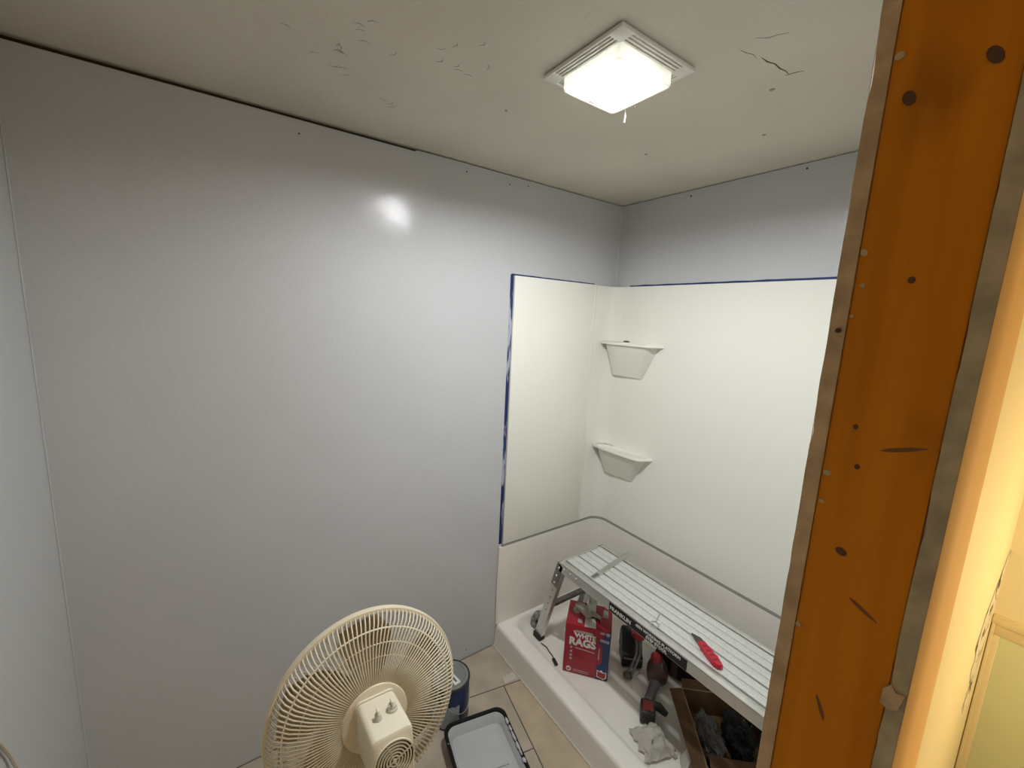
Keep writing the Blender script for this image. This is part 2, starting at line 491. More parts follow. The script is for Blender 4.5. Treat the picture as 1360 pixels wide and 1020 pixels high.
ribbon('crack', [(1.044, -0.634), (1.056, -0.632), (1.064, -0.630), (1.080, -0.622)], 0.003, 'crack', cl, H - 0.0005)
ribbon('crack', [(1.026, -0.81), (1.029, -0.79), (1.036, -0.772), (1.034, -0.752)], 0.002, 'mark', cl, H - 0.0005)
ribbon('crack', [(1.115, -0.79), (1.098, -0.80), (1.082, -0.805), (1.065, -0.825)], 0.0022, 'mark', cl, H - 0.0005)
for (x, y, r) in ((0.997, -0.592, 0.007), (0.521, -0.48, 0.006), (0.863, -0.34, 0.006), (0.46, -1.05, 0.005)):
    bm = B(); q = [(x + r * (1.4 if k % 2 else 0.8) * math.cos(k * math.pi / 4), y + r * (0.7 if k % 3 else 1.1) * math.sin(k * math.pi / 4)) for k in range(8)]
    add_prism(bm, q, H - 0.0006, H); obj('dent', bm, 'mark', cl, smooth=0)
for (cx, cy, n_) in ((0.62, -1.28, 9), (0.42, -1.55, 9), (0.55, -1.52, 6), (0.30, -1.35, 4)):      # shallow scuffs in the ceiling texture
    for k in range(n_):
        x = cx + random.gauss(0, 0.05); y = cy + random.gauss(0, 0.05); a_ = random.uniform(0, 3.1)
        pts = [(x + math.cos(a_ + s * 0.5) * s * 0.012, y + math.sin(a_ + s * 0.5) * s * 0.012) for s in range(3)]
        ribbon('scuff', pts, 0.0022, 'mark', cl, H - 0.0004)

# right partition: cut end shows drywall / pine stud / drywall
wr = sroot('wall_right'); wr['label'] = 'cut wall end showing orange pine stud between drywall edges'; wr['category'] = 'wall'
def ragged_sheet(name, x0, x1, m, amp, seed, seg=150, side=0):
    bm = B(); rings = []
    for k in range(seg + 1):
        z = H * k / seg
        n1 = noise.noise(Vector((z * 14, seed, 0))) + 0.7 * noise.noise(Vector((z * 47, seed, 3)))
        n2 = noise.noise(Vector((z * 11, seed, 7))) + 0.7 * noise.noise(Vector((z * 41, seed, 9)))
        e = amp * n1
        dx0 = amp * max(0, n2) * (1 if side <= 0 else 0.2); dx1 = amp * max(0, n1) * (1 if side >= 0 else 0.2)
        rings.append([bm.verts.new(p) for p in ((x0, 0.0, z), (x0, YE + 0.004, z), (x0 + dx0, YE + e * 0.6, z), (x1 - dx1, YE + e * 0.6, z), (x1, YE + 0.004, z), (x1, 0.0, z))])
    for A, C in zip(rings, rings[1:]):
        for k in range(6): bm.faces.new((A[k], A[(k + 1) % 6], C[(k + 1) % 6], C[k]))
    bm.faces.new(rings[0][::-1]); bm.faces.new(rings[-1])
    return obj(name, bm, m, wr, smooth=20)
ragged_sheet('inner_drywall', XE, 1.4285, 'gypsum_edge', 0.0030, 1, side=-1)
st = box('stud', 'pine', 1.4287, 1.519, YE + 0.0015, YE + 0.039, 0.0, H, wr, bev=0.002)
ragged_sheet('outer_drywall', 1.5192, 1.534, 'gypsum_grey', 0.0022, 5, side=-1)
bm = B(); add_box(bm, XE - 0.0012, XE, YE + 0.005, -0.70, 0.0, H - 0.003); obj('paint_skin', bm, 'grey_paint', wr, smooth=0)
for yy in (-0.82, -0.41, -0.02):
    box('stud', 'pine', 1.4287, 1.519, yy - 0.019, yy + 0.019, 0.0, H, wr)
# knots, streaks and torn paper left on the stud face
for (x, z, rx, rz_, tilt) in ((1.447, 1.915, 0.0055, 0.007, 0.3), (1.5005, 1.930, 0.006, 0.008, 0.5), (1.4745, 1.742, 0.003, 0.0035, 0), (1.4595, 1.545, 0.0025, 0.003, 0), (1.4595, 1.445, 0.0055, 0.0045, 0.2), (1.452, 1.588, 0.0022, 0.003, 0)):
    bm = B(); q = [(x + rx * math.cos(k * math.pi / 6 + tilt), z + rz_ * math.sin(k * math.pi / 6)) for k in range(12)]
    add_prism(bm, q, -YE - 0.0016, -YE - 0.0009, XZY); obj('knot', bm, 'knot', st, smooth=0)
for (x0, z0, x1, z1, ww) in ((1.476, 1.568, 1.511, 1.580, 0.005), (1.474, 1.397, 1.500, 1.383, 0.0045), (1.461, 1.262, 1.472, 1.236, 0.004)):
    bm = B(); d = Vector((x1 - x0, z1 - z0)).normalized(); nn = Vector((-d.y, d.x))
    up = []; dn = []
    for k in range(7):
        f = k / 6; c_ = Vector((x0 + (x1 - x0) * f, z0 + (z1 - z0) * f)); hh = ww * 0.5 * math.sin(math.pi * (0.05 + 0.9 * f)) * random.uniform(0.7, 1.2)
        up.append(tuple(c_ + nn * hh)); dn.append(tuple(c_ - nn * hh))
    add_prism(bm, dn + up[::-1], -YE - 0.0016, -YE - 0.0009, XZY); obj('grain_streak', bm, 'streak', st, smooth=0)
mat('paper', (0.50, 0.36, 0.20), rough=0.9)
for (x, z, r) in ((1.4335, 1.958, 0.004), (1.433, 1.772, 0.0035), (1.4365, 1.738, 0.0022), (1.432, 1.706, 0.002), (1.4345, 1.53, 0.004), (1.4335, 1.495, 0.003), (1.432, 1.335, 0.003)):
    bm = B(); q = [(x + r * random.uniform(0.7, 1.3) * math.cos(k * math.pi / 4), z + r * random.uniform(0.6, 1.2) * math.sin(k * math.pi / 4)) for k in range(8)]
    add_prism(bm, q, -YE - 0.0016, -YE - 0.0005, XZY); obj('paper_scrap', bm, 'paper', st, smooth=0)
bm = B(); add_prism(bm, [(1.5150, 1.301), (1.522, 1.297), (1.529, 1.302), (1.5325, 1.322), (1.5255, 1.320), (1.521, 1.326), (1.5155, 1.318)], -YE - 0.002, -YE + 0.0016, XZY)
obj('drywall_chunk', bm, 'gypsum_edge', wr, smooth=0)
bm = B(); add_lathe(bm, [(0.0028, 0), (0.0028, 0.002), (0, 0.003)], 8, Matrix.Translation((1.4225, YE, 1.690)) @ Matrix.Rotation(math.pi / 2, 4, 'X')); obj('nail_head', bm, 'framing', wr)

# hall side: painted face, casing, perpendicular wall with a framed green panel
hw = box('wall_hall_left', 'hall_paint', 1.5342, 1.536, YE + 0.144, YH, 0.0, H)
struct(hw, 'warm cream painted wall running beyond the wooden stud', 'wall')
tr = B()
prof = [(YE + 0.0, 1.5342), (YE + 0.006, 1.5385), (YE + 0.03, 1.5402), (YE + 0.09, 1.5402), (YE + 0.13, 1.5390), (YE + 0.144, 1.5362), (YE + 0.144, 1.5342)]
add_prism(tr, [(x, y) for y, x in prof], 0.0, H)
struct(obj('trim_1', tr, 'casing_paint', smooth=40), 'flat tan casing board along the stud edge', 'trim')
hb = box('wall_hall_back', 'hall_paint', 1.534, XH + 0.1, YH, YH + 0.1, 0.0, H)
struct(hb, 'cream painted hall wall with green panel below chair height', 'wall')
hp = box('trim_2', 'hall_trim', 1.5365, 2.5, YH - 0.008, YH - 0.0002, 1.024, 1.070, bev=0.003)
struct(hp, 'cream moulding strip capping the green panel', 'trim')
bm = B(); add_box(bm, 1.5365, 2.5, YH - 0.013, YH - 0.008, 1.050, 1.066, 0.002); obj('moulding_bead', bm, 'hall_trim', hp)
hp2 = box('trim_3', 'hall_trim', 1.5365, 1.553, YH - 0.008, YH - 0.0002, 0.0, 1.024, bev=0.003)
struct(hp2, 'narrow upright cream moulding beside the green panel', 'trim')
bm = B(); add_box(bm, 1.5372, 1.543, YH - 0.013, YH - 0.008, 0.0, 1.050, 0.002); obj('moulding_bead', bm, 'hall_trim', hp2)
gp = box('green_panel', 'olive', 1.553, 2.5, YH - 0.004, YH - 0.0002, 0.0, 1.024)
tag(gp, 'flat olive green panel inside cream moulding beyond the stud wall', 'panel')
hr = box('wall_hall_right', 'hall_paint', XH, XH + 0.1, LY, YH, 0.0, H)
struct(hr, 'cream painted far wall of the hall', 'wall')
# torn corner: crumbled gypsum between the hall faces
bm = B()
zs = [1.226, 1.188, 1.150, 1.127, 1.095, 1.060, 1.027, 0.97, 0.914]
lefty = [-0.367, -0.442, -0.560, -0.578, -0.60, -0.57, -0.58, -0.53, -0.56]
righty = [-0.362, -0.372, -0.380, -0.375, -0.372, -0.41, -0.42, -0.45, -0.55]
La = []; Ra = []
for k in range(33):
    f = k / 32 * (len(zs) - 1); i = min(int(f), len(zs) - 2); t = f - i
    z = zs[i] * (1 - t) + zs[i + 1] * t
    ly = lefty[i] * (1 - t) + lefty[i + 1] * t + random.uniform(-0.014, 0.010)
    ry = righty[i] * (1 - t) + righty[i + 1] * t - random.uniform(0.0, 0.008)
    La.append(bm.verts.new((1.5366, ly, z))); Ra.append(bm.verts.new((1.5366, max(ry, ly + 0.002), z)))
mid = [bm.verts.new((1.5366 + random.uniform(0.0008, 0.003), a_.co.y * 0.5 + b_.co.y * 0.5, a_.co.z)) for a_, b_ in zip(La, Ra)]
for k in range(32):
    bm.faces.new((La[k], mid[k], mid[k + 1], La[k + 1])); bm.faces.new((mid[k], Ra[k], Ra[k + 1], mid[k + 1]))
mat('torn_gypsum', (0.72, 0.68, 0.56), rough=1.0, col2=(0.10, 0.085, 0.05), vscale=26, contrast=(0.36, 0.46), bump=1.0, bscale=60)
obj('torn_patch', bm, 'torn_gypsum', hw, smooth=0)

# ================================================================== SHOWER
PANEL = 0.010
def cove(x_end, y_start, r, off, n=8, ext=0.0):
    p = [(off, y_start)]
    for k in range(n + 1):
        a = math.pi - (math.pi / 2) * k / n
        p.append((off + r + r * math.cos(a), -off - r + r * math.sin(a)))
    p.append((x_end, -off))
    return p
su = thing('shower_surround', 'glossy white moulded shower wall panels with two corner shelves', 'shower wall', (0.7, -0.01, 0.56))
bm = B(); add_box(bm, 0.0005, 0.0135, -0.677, -0.150, 0.562, 1.871, 0.002); obj('side_panel', bm, 'acrylic', su)
bm = B(); add_strip(bm, cove(XE - 0.002, -0.168, 0.075, PANEL), 0.562, 1.869, PANEL * 0.9); obj('back_panel', bm, 'acrylic', su)
bm = B(); add_box(bm, XE - 0.0115, XE - 0.0015, -0.675, -0.0005, 0.562, 1.871, 0.002); obj('end_panel', bm, 'acrylic', su)
bm = B(); add_tube(bm, [(0.0148, -0.166, 0.563), (0.0148, -0.166, 1.868)], 0.0025, 8); obj('seam_bead', bm, 'acrylic', su)
def shelf(zt, zb):
    top = [(0.012, -0.088), (0.020, -0.097), (0.10, -0.0985), (0.24, -0.090), (0.300, -0.082), (0.318, -0.070), (0.338, -0.030), (0.350, -0.0105)]
    back = [(0.09, -0.0105), (0.035, -0.030), (0.0115, -0.075)]
    def ring(P, z): return [(x, y, z) for x, y in P + back]
    sm = [(0.030, -0.072), (0.050, -0.086), (0.11, -0.0875), (0.23, -0.080), (0.285, -0.073), (0.299, -0.062), (0.312, -0.028), (0.318, -0.0105)]
    lo = [(0.056, -0.028), (0.070, -0.031), (0.105, -0.026), (0.17, -0.020), (0.215, -0.0175), (0.228, -0.016), (0.236, -0.014), (0.240, -0.0105)]
    bback = [(0.115, -0.0105), (0.075, -0.0135), (0.050, -0.026)]
    def bring(P, z): return [(x, y, z) for x, y in P + bback]
    bm = B()
    def inset(P, d): return [(x, y) for x, y in [(p[0] * (1 - d * 0.6), p[1] + d * 0.12) for p in P]]
    add_loft(bm, [ring(sm, zt - 0.016), ring(top, zt - 0.012), ring(top, zt - 0.004), ring(inset(top, 0.012), zt), ring(inset(top, 0.06), zt - 0.001), ring(inset(top, 0.10), zt - 0.004)], True, True)
    s = obj('shelf', bm, 'acrylic', su, smooth=50)
    bm = B(); add_loft(bm, [bring(lo, zb), bring([(a[0] * 0.5 + c_[0] * 0.5, a[1] * 0.5 + c_[1] * 0.5) for a, c_ in zip(lo, sm)], (zb + zt) / 2 - 0.008), bring(sm, zt - 0.0155)], True, True)
    obj('bracket', bm, 'acrylic', s, smooth=50)
    return s
shelf(1.580, 1.400); shelf(1.004, 0.845)
bm = B(); add_crumple(bm, 0.155, -0.06, 1.5865, 0.018, 0.010, 0.006, 4, 0.3, 2)
tag(obj('putty_lump', bm, 'knife_steel'), 'tiny dark lump of debris lying on the upper corner shelf', 'debris')

sb = thing('shower_tray', 'white shower base with raised front curb and tall upstand', 'shower base', (0.7, -0.35, 0.0))
def rr(ins_f, ins_o, r, z):
    return [(x, y, z) for x, y in roundrect(0.0 + ins_o, XE - 0.002 - ins_o, -0.701 + ins_f, -0.002 - ins_o, r, 8)]
bm = B()
add_loft(bm, [rr(0, 0.001, 0.004, 0.0), rr(0.004, 0.001, 0.004, 0.02), rr(0.010, 0.001, 0.004, 0.100), rr(0.0125, 0.002, 0.006, 0.112), rr(0.020, 0.004, 0.010, 0.1185),
              rr(0.030, 0.010, 0.012, 0.120), rr(0.080, 0.020, 0.03, 0.118), rr(0.098, 0.026, 0.05, 0.113), rr(0.106, 0.030, 0.06, 0.104),
              rr(0.122, 0.038, 0.07, 0.066), rr(0.136, 0.050, 0.075, 0.052), rr(0.165, 0.075, 0.08, 0.0465), rr(0.25, 0.2, 0.06, 0.044)], True, True)
obj('pan', bm, 'base_acrylic', sb, smooth=50)
path = [(0.012, -0.690)] + cove(XE - 0.012, -0.60, 0.085, 0.012)
bm = B(); add_strip(bm, path, 0.1205, 0.546, 0.010); obj('upstand', bm, 'base_acrylic', sb, smooth=50)
bm = B(); add_box(bm, XE - 0.012, XE - 0.002, -0.69, -0.013, 0.1205, 0.546); obj('upstand_end', bm, 'base_acrylic', sb)
bm = B(); add_strip(bm, [(0.0095, -0.676)] + cove(XE - 0.004, -0.60, 0.078, 0.0095), 0.5465, 0.5615, 0.006); obj('gap_shade_strip', bm, 'gap_shade', sb)  # nearly flush strip, the seam's shade put into its grey colour
bm = B(); add_tube(bm, [(0.006, -0.692, 0.121), (0.006, -0.694, 0.3), (0.006, -0.690, 0.548)], 0.0055, 8); obj('caulk_bead', bm, 'base_acrylic', sb)
bm = B(); add_tube(bm, [(0.004, -0.704, 0.002), (0.6, -0.704, 0.002), (XE - 0.004, -0.704, 0.002)], 0.004, 6); obj('caulk_bead', bm, 'tile_pale', sb)
bm = B(); add_lathe(bm, [(0.0, 0.0465), (0.05, 0.0465), (0.056, 0.0452), (0.058, 0.0442)], 32, Matrix.Translation((1.12, -0.35, 0))); obj('drain', bm, 'steel', sb)

# painter's tape
bm = B(); add_box(bm, 0.0, 0.0012, -0.694, -0.6775, 0.562, 1.874); tag(obj('painters_tape', bm, 'blue_tape', smooth=0), 'vertical strip of paint-smeared blue masking tape beside shower panel', 'tape')
bm = B()
n_ = 26
tp = [(-0.690 + 0.527 * k / n_, 1.8715, 1.8785 + 0.002 * noise.noise(Vector((k * 0.6, 1, 1))) - 0.002 * k / n_) for k in range(n_ + 1)]
add_prism(bm, [(y, z0) for y, z0, z1 in tp] + [(y, z1) for y, z0, z1 in tp[::-1]], 0.0, 0.0014, YZX)
tag(obj('painters_tape', bm, 'blue_tape_clean', smooth=0), 'short level blue masking tape strip topping the narrow shower panel on long wall', 'tape')
bm = B()
tp = [(0.10 + (XE - 0.12) * k / 40, 1.870, 1.8765 + 0.003 * (k / 40) + 0.0022 * noise.noise(Vector((k * 0.5, 4, 1)))) for k in range(41)]
add_prism(bm, [(x, z0) for x, z0, z1 in tp] + [(x, z1) for x, z0, z1 in tp[::-1]], 0.0, 0.0014, XZY)
tag(obj('painters_tape', bm, 'blue_tape_clean', smooth=0), 'long level blue masking tape strip topping the wide shower panel with shelves', 'tape')

# ================================================================== CEILING LIGHT
LX, LYc = 0.803, -0.955
lf = thing('bath_fan_light', 'square ceiling vent fan with bare glowing bulb and slotted grille', 'ceiling light', (LX, LYc, H))
def lbox(name, m, x0, x1, y0, y1, z0, z1, bev=0.0, parent=lf): return box(name, m, LX + x0, LX + x1, LYc + y0, LYc + y1, z0, z1, parent, bev)
lbox('backing', 'vent_dark', -0.118, 0.118, -0.118, 0.118, H - 0.004, H - 0.0005)
ho, hi = 0.128, 0.094
bm = B()
for sx, sy in ((1, 1), (1, -1), (-1, 1), (-1, -1)):
    x0, x1 = sorted((sx * 0.088, sx * ho)); y0, y1 = sorted((sy * 0.088, sy * ho))
    add_box(bm, LX + x0, LX + x1, LYc + y0, LYc + y1, H - 0.012, H - 0.003, 0.002)
for s in (1, -1):
    a_, b_ = sorted((s * 0.1215, s * ho))
    add_box(bm, LX + a_, LX + b_, LYc - 0.09, LYc + 0.09, H - 0.012, H - 0.003, 0.002)
    add_box(bm, LX - 0.09, LX + 0.09, LYc + a_, LYc + b_, H - 0.012, H - 0.003, 0.002)
obj('grille_frame', bm, 'lamp_plastic', lf)
for s in (1, -1):
    for k in range(3):
        d0 = 0.0935 + k * 0.0098; a_, b_ = sorted((s * d0, s * (d0 + 0.0045)))
        lbox('slat', 'lamp_plastic', a_, b_, -0.089, 0.089, H - 0.0115, H - 0.004)
        lbox('slat', 'lamp_plastic', -0.089, 0.089, a_, b_, H - 0.0115, H - 0.004)
# dropped square rim around the open bulb well
rim_z = H - 0.041
def rrz(h, r, z): return [(x, y, z) for x, y in roundrect(LX - h, LX + h, LYc - h, LYc + h, r, 5)]
bm = B(); add_loft(bm, [rrz(0.086, 0.008, H - 0.004), rrz(0.086, 0.008, rim_z + 0.010), rrz(0.079, 0.016, rim_z), rrz(0.092, 0.012, rim_z), rrz(0.0935, 0.012, rim_z + 0.004), rrz(0.0935, 0.012, H - 0.004)], False, False)
obj('lens_rim', bm, 'lamp_lens', lf, smooth=30)
bm = B(); add_loft(bm, [rrz(0.0862, 0.008, H - 0.0045), rrz(0.04, 0.008, H - 0.0042)], True, True); obj('reflector', bm, 'lamp_plastic', lf)
lbox('latch', 'lamp_plastic', -0.0815, -0.074, -0.012, 0.006, rim_z - 0.003, rim_z + 0.006, 0.001)
# flat round light module facing down, with a coiled lead beside it
bm = B(); add_lathe(bm, [(0.050, 0.0), (0.049, -0.004), (0.040, -0.0085), (0.022, -0.011), (0, -0.012)], 32, Matrix.Translation((LX, LYc, H - 0.018))); obj('bulb', bm, 'bulb', lf)
bm = B(); add_lathe(bm, [(0.0, 0.0), (0.052, 0.0), (0.052, 0.013), (0, 0.013)], 32, Matrix.Translation((LX, LYc, H - 0.0178))); obj('bulb_base', bm, 'lamp_plastic', lf)
bm = B(); add_tube(bm, [(LX + 0.058 + 0.009 * math.cos(k * 0.5), LYc + 0.020 + k * 0.0006, H - 0.022 + 0.009 * math.sin(k * 0.5)) for k in range(34)], 0.0014, 6); obj('coiled_lead', bm, 'print_grey', lf)
bm = B(); add_tube(bm, [(LX - 0.055, LYc + 0.098, rim_z + 0.004), (LX - 0.058, LYc + 0.105, rim_z - 0.004), (LX - 0.064, LYc + 0.112, rim_z - 0.010), (LX - 0.069, LYc + 0.116, rim_z - 0.020)], 0.0016, 6); obj('spring_clip', bm, 'lamp_plastic', lf)
bm = B(); add_tube(bm, [(LX - 0.02, LYc + 0.095, rim_z + 0.004), (LX - 0.022, LYc + 0.101, rim_z - 0.003)], 0.0014, 6); obj('spring_clip', bm, 'lamp_plastic', lf)

# hall floor lamp (outside the frame, it lights the hall side)
PX, PY, PZl = 2.08, -0.68, 1.28
hl = thing('floor_lamp', 'low floor lamp with warm frosted globe standing in the hall', 'lamp', (PX, PY, 0.0))
bm = B(); add_lathe(bm, [(0, 0.0005), (0.13, 0.0005), (0.13, 0.012), (0.03, 0.022), (0, 0.022)], 32, Matrix.Translation((PX, PY, 0))); obj('base', bm, 'can_rim', hl)
bm = B(); add_tube(bm, [(PX, PY, 0.02), (PX, PY, PZl - 0.11)], 0.010, 12); obj('pole', bm, 'can_rim', hl)
bm = B(); add_lathe(bm, [(0, -0.115), (0.022, -0.112), (0.03, -0.085), (0, -0.083)], 24, Matrix.Translation((PX, PY, PZl))); obj('lamp_holder', bm, 'can_rim', hl)
bm = B(); add_lathe(bm, [(0, 0.09)] + [(0.09 * math.sin(math.radians(a_)), 0.09 * math.cos(math.radians(a_))) for a_ in range(15, 165, 15)] + [(0.028, -0.0855)], 24, Matrix.Translation((PX, PY, PZl))); obj('globe', bm, 'hall_bulb', hl)

# ================================================================== FAN
FC = Vector((0.708, -1.535, 0.753)); FN = Vector((0.984, -0.012, 0.179)).normalized()
FS = Vector((0, 0, 1)).cross(FN).normalized(); FU = FN.cross(FS)
fan = thing('pedestal_fan', 'cream pedestal fan seen from behind with round wire cage', 'fan', (0.72, -1.535, 0.0))
FM = Matrix.Identity(4)                                  # local x=side, y=up, z=rear axis
for i in range(3):
    FM[i][0] = FS[i]; FM[i][1] = FU[i]; FM[i][2] = FN[i]
FM.translation = FC
def fobj(name, bm, m, parent=fan, smooth=40):
    bmesh.ops.transform(bm, matrix=FM, verts=bm.verts)
    return obj(name, bm, m, parent, smooth=smooth)
R0 = 0.219
bm = B(); add_lathe(bm, [(R0 - 0.006, -0.009), (R0 + 0.002, -0.010), (R0 + 0.0045, 0.0), (R0 + 0.002, 0.009), (R0 - 0.006, 0.010)], 96, closed=True); fobj('cage_rim', bm, 'fan_cream')
# rear ribs: one shared mesh, each rib its own part
prof = [(R0 - 0.003, 0.006, 0.0), (R0 - 0.006, 0.020, 0.01), (R0 - 0.016, 0.034, 0.025), (0.178, 0.045, 0.05), (0.145, 0.052, 0.07), (0.11, 0.055, 0.085), (0.072, 0.056, 0.095)]
bm = B(); add_tube(bm, [(r * math.cos(t), r * math.sin(t), z) for r, z, t in prof], 0.0021, 4)
bmesh.ops.recalc_face_normals(bm, faces=bm.faces)
for f in bm.faces: f.smooth = True
rib_me = bpy.data.meshes.new('rib'); bm.to_mesh(rib_me); bm.free(); rib_me.materials.append(MATS['fan_cream'])
NR = 128
for k in range(NR):
    o = bpy.data.objects.new('rib', rib_me); COL.objects.link(o); o.parent = fan
    o.matrix_parent_inverse = fan.matrix_basis.inverted()
    o.matrix_basis = FM @ Matrix.Rotation(2 * math.pi * k / NR, 4, 'Z')
for r, z, th in ((0.190, 0.0395, 0.0021), (0.160, 0.0470, 0.0015), (0.132, 0.0515, 0.0012)):
    bm = B(); add_tube(bm, [(r * math.cos(2 * math.pi * k / 72), r * math.sin(2 * math.pi * k / 72), z) for k in range(72)], th, 6, closed=True); fobj('cage_ring', bm, 'fan_ivory')
bm = B(); add_lathe(bm, [(0.0, 0.050), (0.074, 0.050), (0.0765, 0.055), (0.073, 0.0595), (0.066, 0.061), (0.0, 0.062)], 48); fobj('rear_plate', bm, 'fan_cream')
# front grille as one fine wire piece
bm = B()
pf = [(R0 - 0.003, -0.006, 0), (R0 - 0.010, -0.026, 0), (0.185, -0.044, 0.02), (0.12, -0.058, 0.04), (0.045, -0.062, 0.05)]
for k in range(72):
    t0 = 2 * math.pi * k / 72
    add_tube(bm, [(r * math.cos(t + t0), r * math.sin(t + t0), z) for r, z, t in pf], 0.0015, 3, cap=False)
add_lathe(bm, [(0.0, -0.058), (0.05, -0.058), (0.05, -0.064), (0.0, -0.066)], 32)
fg = fobj('front_grille', bm, 'fan_cream'); fg['kind'] = 'stuff'
# blades
bl = None
for k in range(5):
    bm = B(); rows = []
    for i in range(7):
        r = 0.03 + 0.165 * i / 6; wd = (0.75, 0.95, 1.02, 1.00, 0.92, 0.78, 0.5)[i]
        rows.append([bm.verts.new((r * math.cos(a_), r * math.sin(a_), -0.012 + 0.026 * (j / 6 - 0.5) * (1.3 - i * 0.08))) for j in range(7) for a_ in [2 * math.pi * k / 5 + wd * (j / 6 - 0.5) + 0.06 * i]])
    for A, C in zip(rows, rows[1:]):
        for j in range(6): bm.faces.new((A[j], A[j + 1], C[j + 1], C[j]))
    rgn = bmesh.ops.solidify(bm, geom=list(bm.faces), thickness=0.0018)
    fobj('blade', bm, 'fan_blade')
bm = B(); add_lathe(bm, [(0, -0.034), (0.03, -0.034), (0.034, -0.02), (0.034, 0.012), (0.012, 0.014), (0.012, 0.062), (0, 0.062)], 32); fobj('blade_hub', bm, 'fan_blade')
# motor housing: rounded box, knobs on its top, round vent at the rear
def hloop(hw, hb, ht, r, z): return [(x, y, z) for x, y in roundrect(-hw, hw, hb, ht, r, 6)]
OX = -0.004
bm = B()
add_loft(bm, [hloop(0.0445, -0.056, 0.055, 0.014, 0.060), hloop(0.0455, -0.057, 0.056, 0.014, 0.068)], True, True)
mh = fobj('motor_housing', bm, 'fan_ivory')
bm = B()
add_loft(bm, [hloop(0.0430, -0.055, 0.0535, 0.013, 0.069), hloop(0.0430, -0.054, 0.0535, 0.012, 0.11), hloop(0.0430, -0.052, 0.053, 0.012, 0.180), hloop(0.042, -0.050, 0.0515, 0.012, 0.187), hloop(0.039, -0.047, 0.047, 0.012, 0.190)], True, True)
fobj('shell', bm, 'fan_ivory', mh)
VC = 0.0                                           # vent centre height
bm = B(); add_lathe(bm, [(0, 0.1905), (0.040, 0.1905), (0.040, 0.1915), (0, 0.1915)], 40, Matrix.Translation((0, VC - 0.001, 0))); fobj('vent_backing', bm, 'fan_dark', mh)
for r in (0.0405, 0.0343, 0.0282, 0.0221, 0.0160, 0.0099):
    bm = B(); add_lathe(bm, [(r - 0.0014, 0.1912), (r + 0.0014, 0.1912), (r + 0.0012, 0.1945), (r - 0.0012, 0.1945)], 40, Matrix.Translation((0, VC - 0.001, 0)), closed=True); fobj('vent_ring', bm, 'fan_ivory', mh)
bm = B(); add_lathe(bm, [(0, 0.1912), (0.0045, 0.1912), (0.004, 0.195), (0, 0.195)], 20, Matrix.Translation((0, VC - 0.001, 0))); fobj('vent_hub', bm, 'fan_ivory', mh)
for a_ in (0.35, 0.35 + math.pi / 2):
    bm = B(); d = Vector((math.cos(a_), math.sin(a_), 0)) * 0.041
    add_bar(bm, (d.x, d.y + VC - 0.001, 0.1930), (-d.x, -d.y + VC - 0.001, 0.1930), 0.0022, 0.003); fobj('vent_spoke', bm, 'fan_ivory', mh)
def knob(sx, z, r, h, stem):
    bm = B(); m_ = Matrix.Translation((sx, 0.0535, z)) @ Matrix.Rotation(-math.pi / 2, 4, 'X')
    add_lathe(bm, [(0, 0), (r, 0), (r * 0.98, h * 0.35), (r * 0.82, h * 0.5), (r * 0.78, h), (r * 0.6, h * 1.1), (0, h * 1.1)], 20, m_)
    k_ = fobj('knob', bm, 'knob', mh)
    bm = B(); add_box(bm, -0.0022, 0.0022, -r * 0.75, r * 0.75, h * 1.05, h * 1.05 + stem, 0.0008, 2, m_); fobj('knob_grip', bm, 'fan_ivory', k_)
knob(0.019, 0.128, 0.0115, 0.012, 0.009)
knob(-0.014, 0.136, 0.0085, 0.012, 0.009)
bm = B(); add_lathe(bm, [(0.0028, 0), (0.0028, 0.0012), (0, 0.0013)], 12, Matrix.Translation((-0.007, 0.0537, 0.122)) @ Matrix.Rotation(-math.pi / 2, 4, 'X')); fobj('screw_hole', bm, 'fan_dark', mh)
# neck, pole and base (below the frame)
bm = B(); nk = FC + FN * 0.12 - FU * 0.06
add_tube(bm, [nk + FU * 0.02, nk, Vector((0.80, -1.536, 0.62)), Vector((0.80, -1.536, 0.56))], 0.02, 16, radii=[0.024, 0.026, 0.024, 0.020]); obj('neck', bm, 'fan_ivory', fan)
bm = B(); add_tube(bm, [(0.80, -1.536, 0.02), (0.80, -1.536, 0.57)], 0.014, 16); obj('pole', bm, 'fan_ivory', fan)
bm = B(); add_lathe(bm, [(0, 0.0012), (0.20, 0.0012), (0.20, 0.012), (0.19, 0.02), (0.05, 0.04), (0.025, 0.06), (0, 0.06)], 48, Matrix.Translation((0.80, -1.536, 0.0))); obj('base', bm, 'fan_ivory', fan)

# white cord on the near wall
bm = B(); add_tube(bm, [(0.56, LY + 0.006, 0.88), (0.50, LY + 0.006, 0.845), (0.477, LY + 0.007, 0.815), (0.452, LY + 0.008, 0.763), (0.438, LY + 0.010, 0.716), (0.43, LY + 0.012, 0.60), (0.44, LY + 0.02, 0.3), (0.46, LY + 0.05, 0.02), (0.55, LY + 0.14, 0.006)], 0.004, 8)
tag(obj('power_cord', bm, 'cord_white'), 'pale power cord hanging against the near grey wall', 'cord')

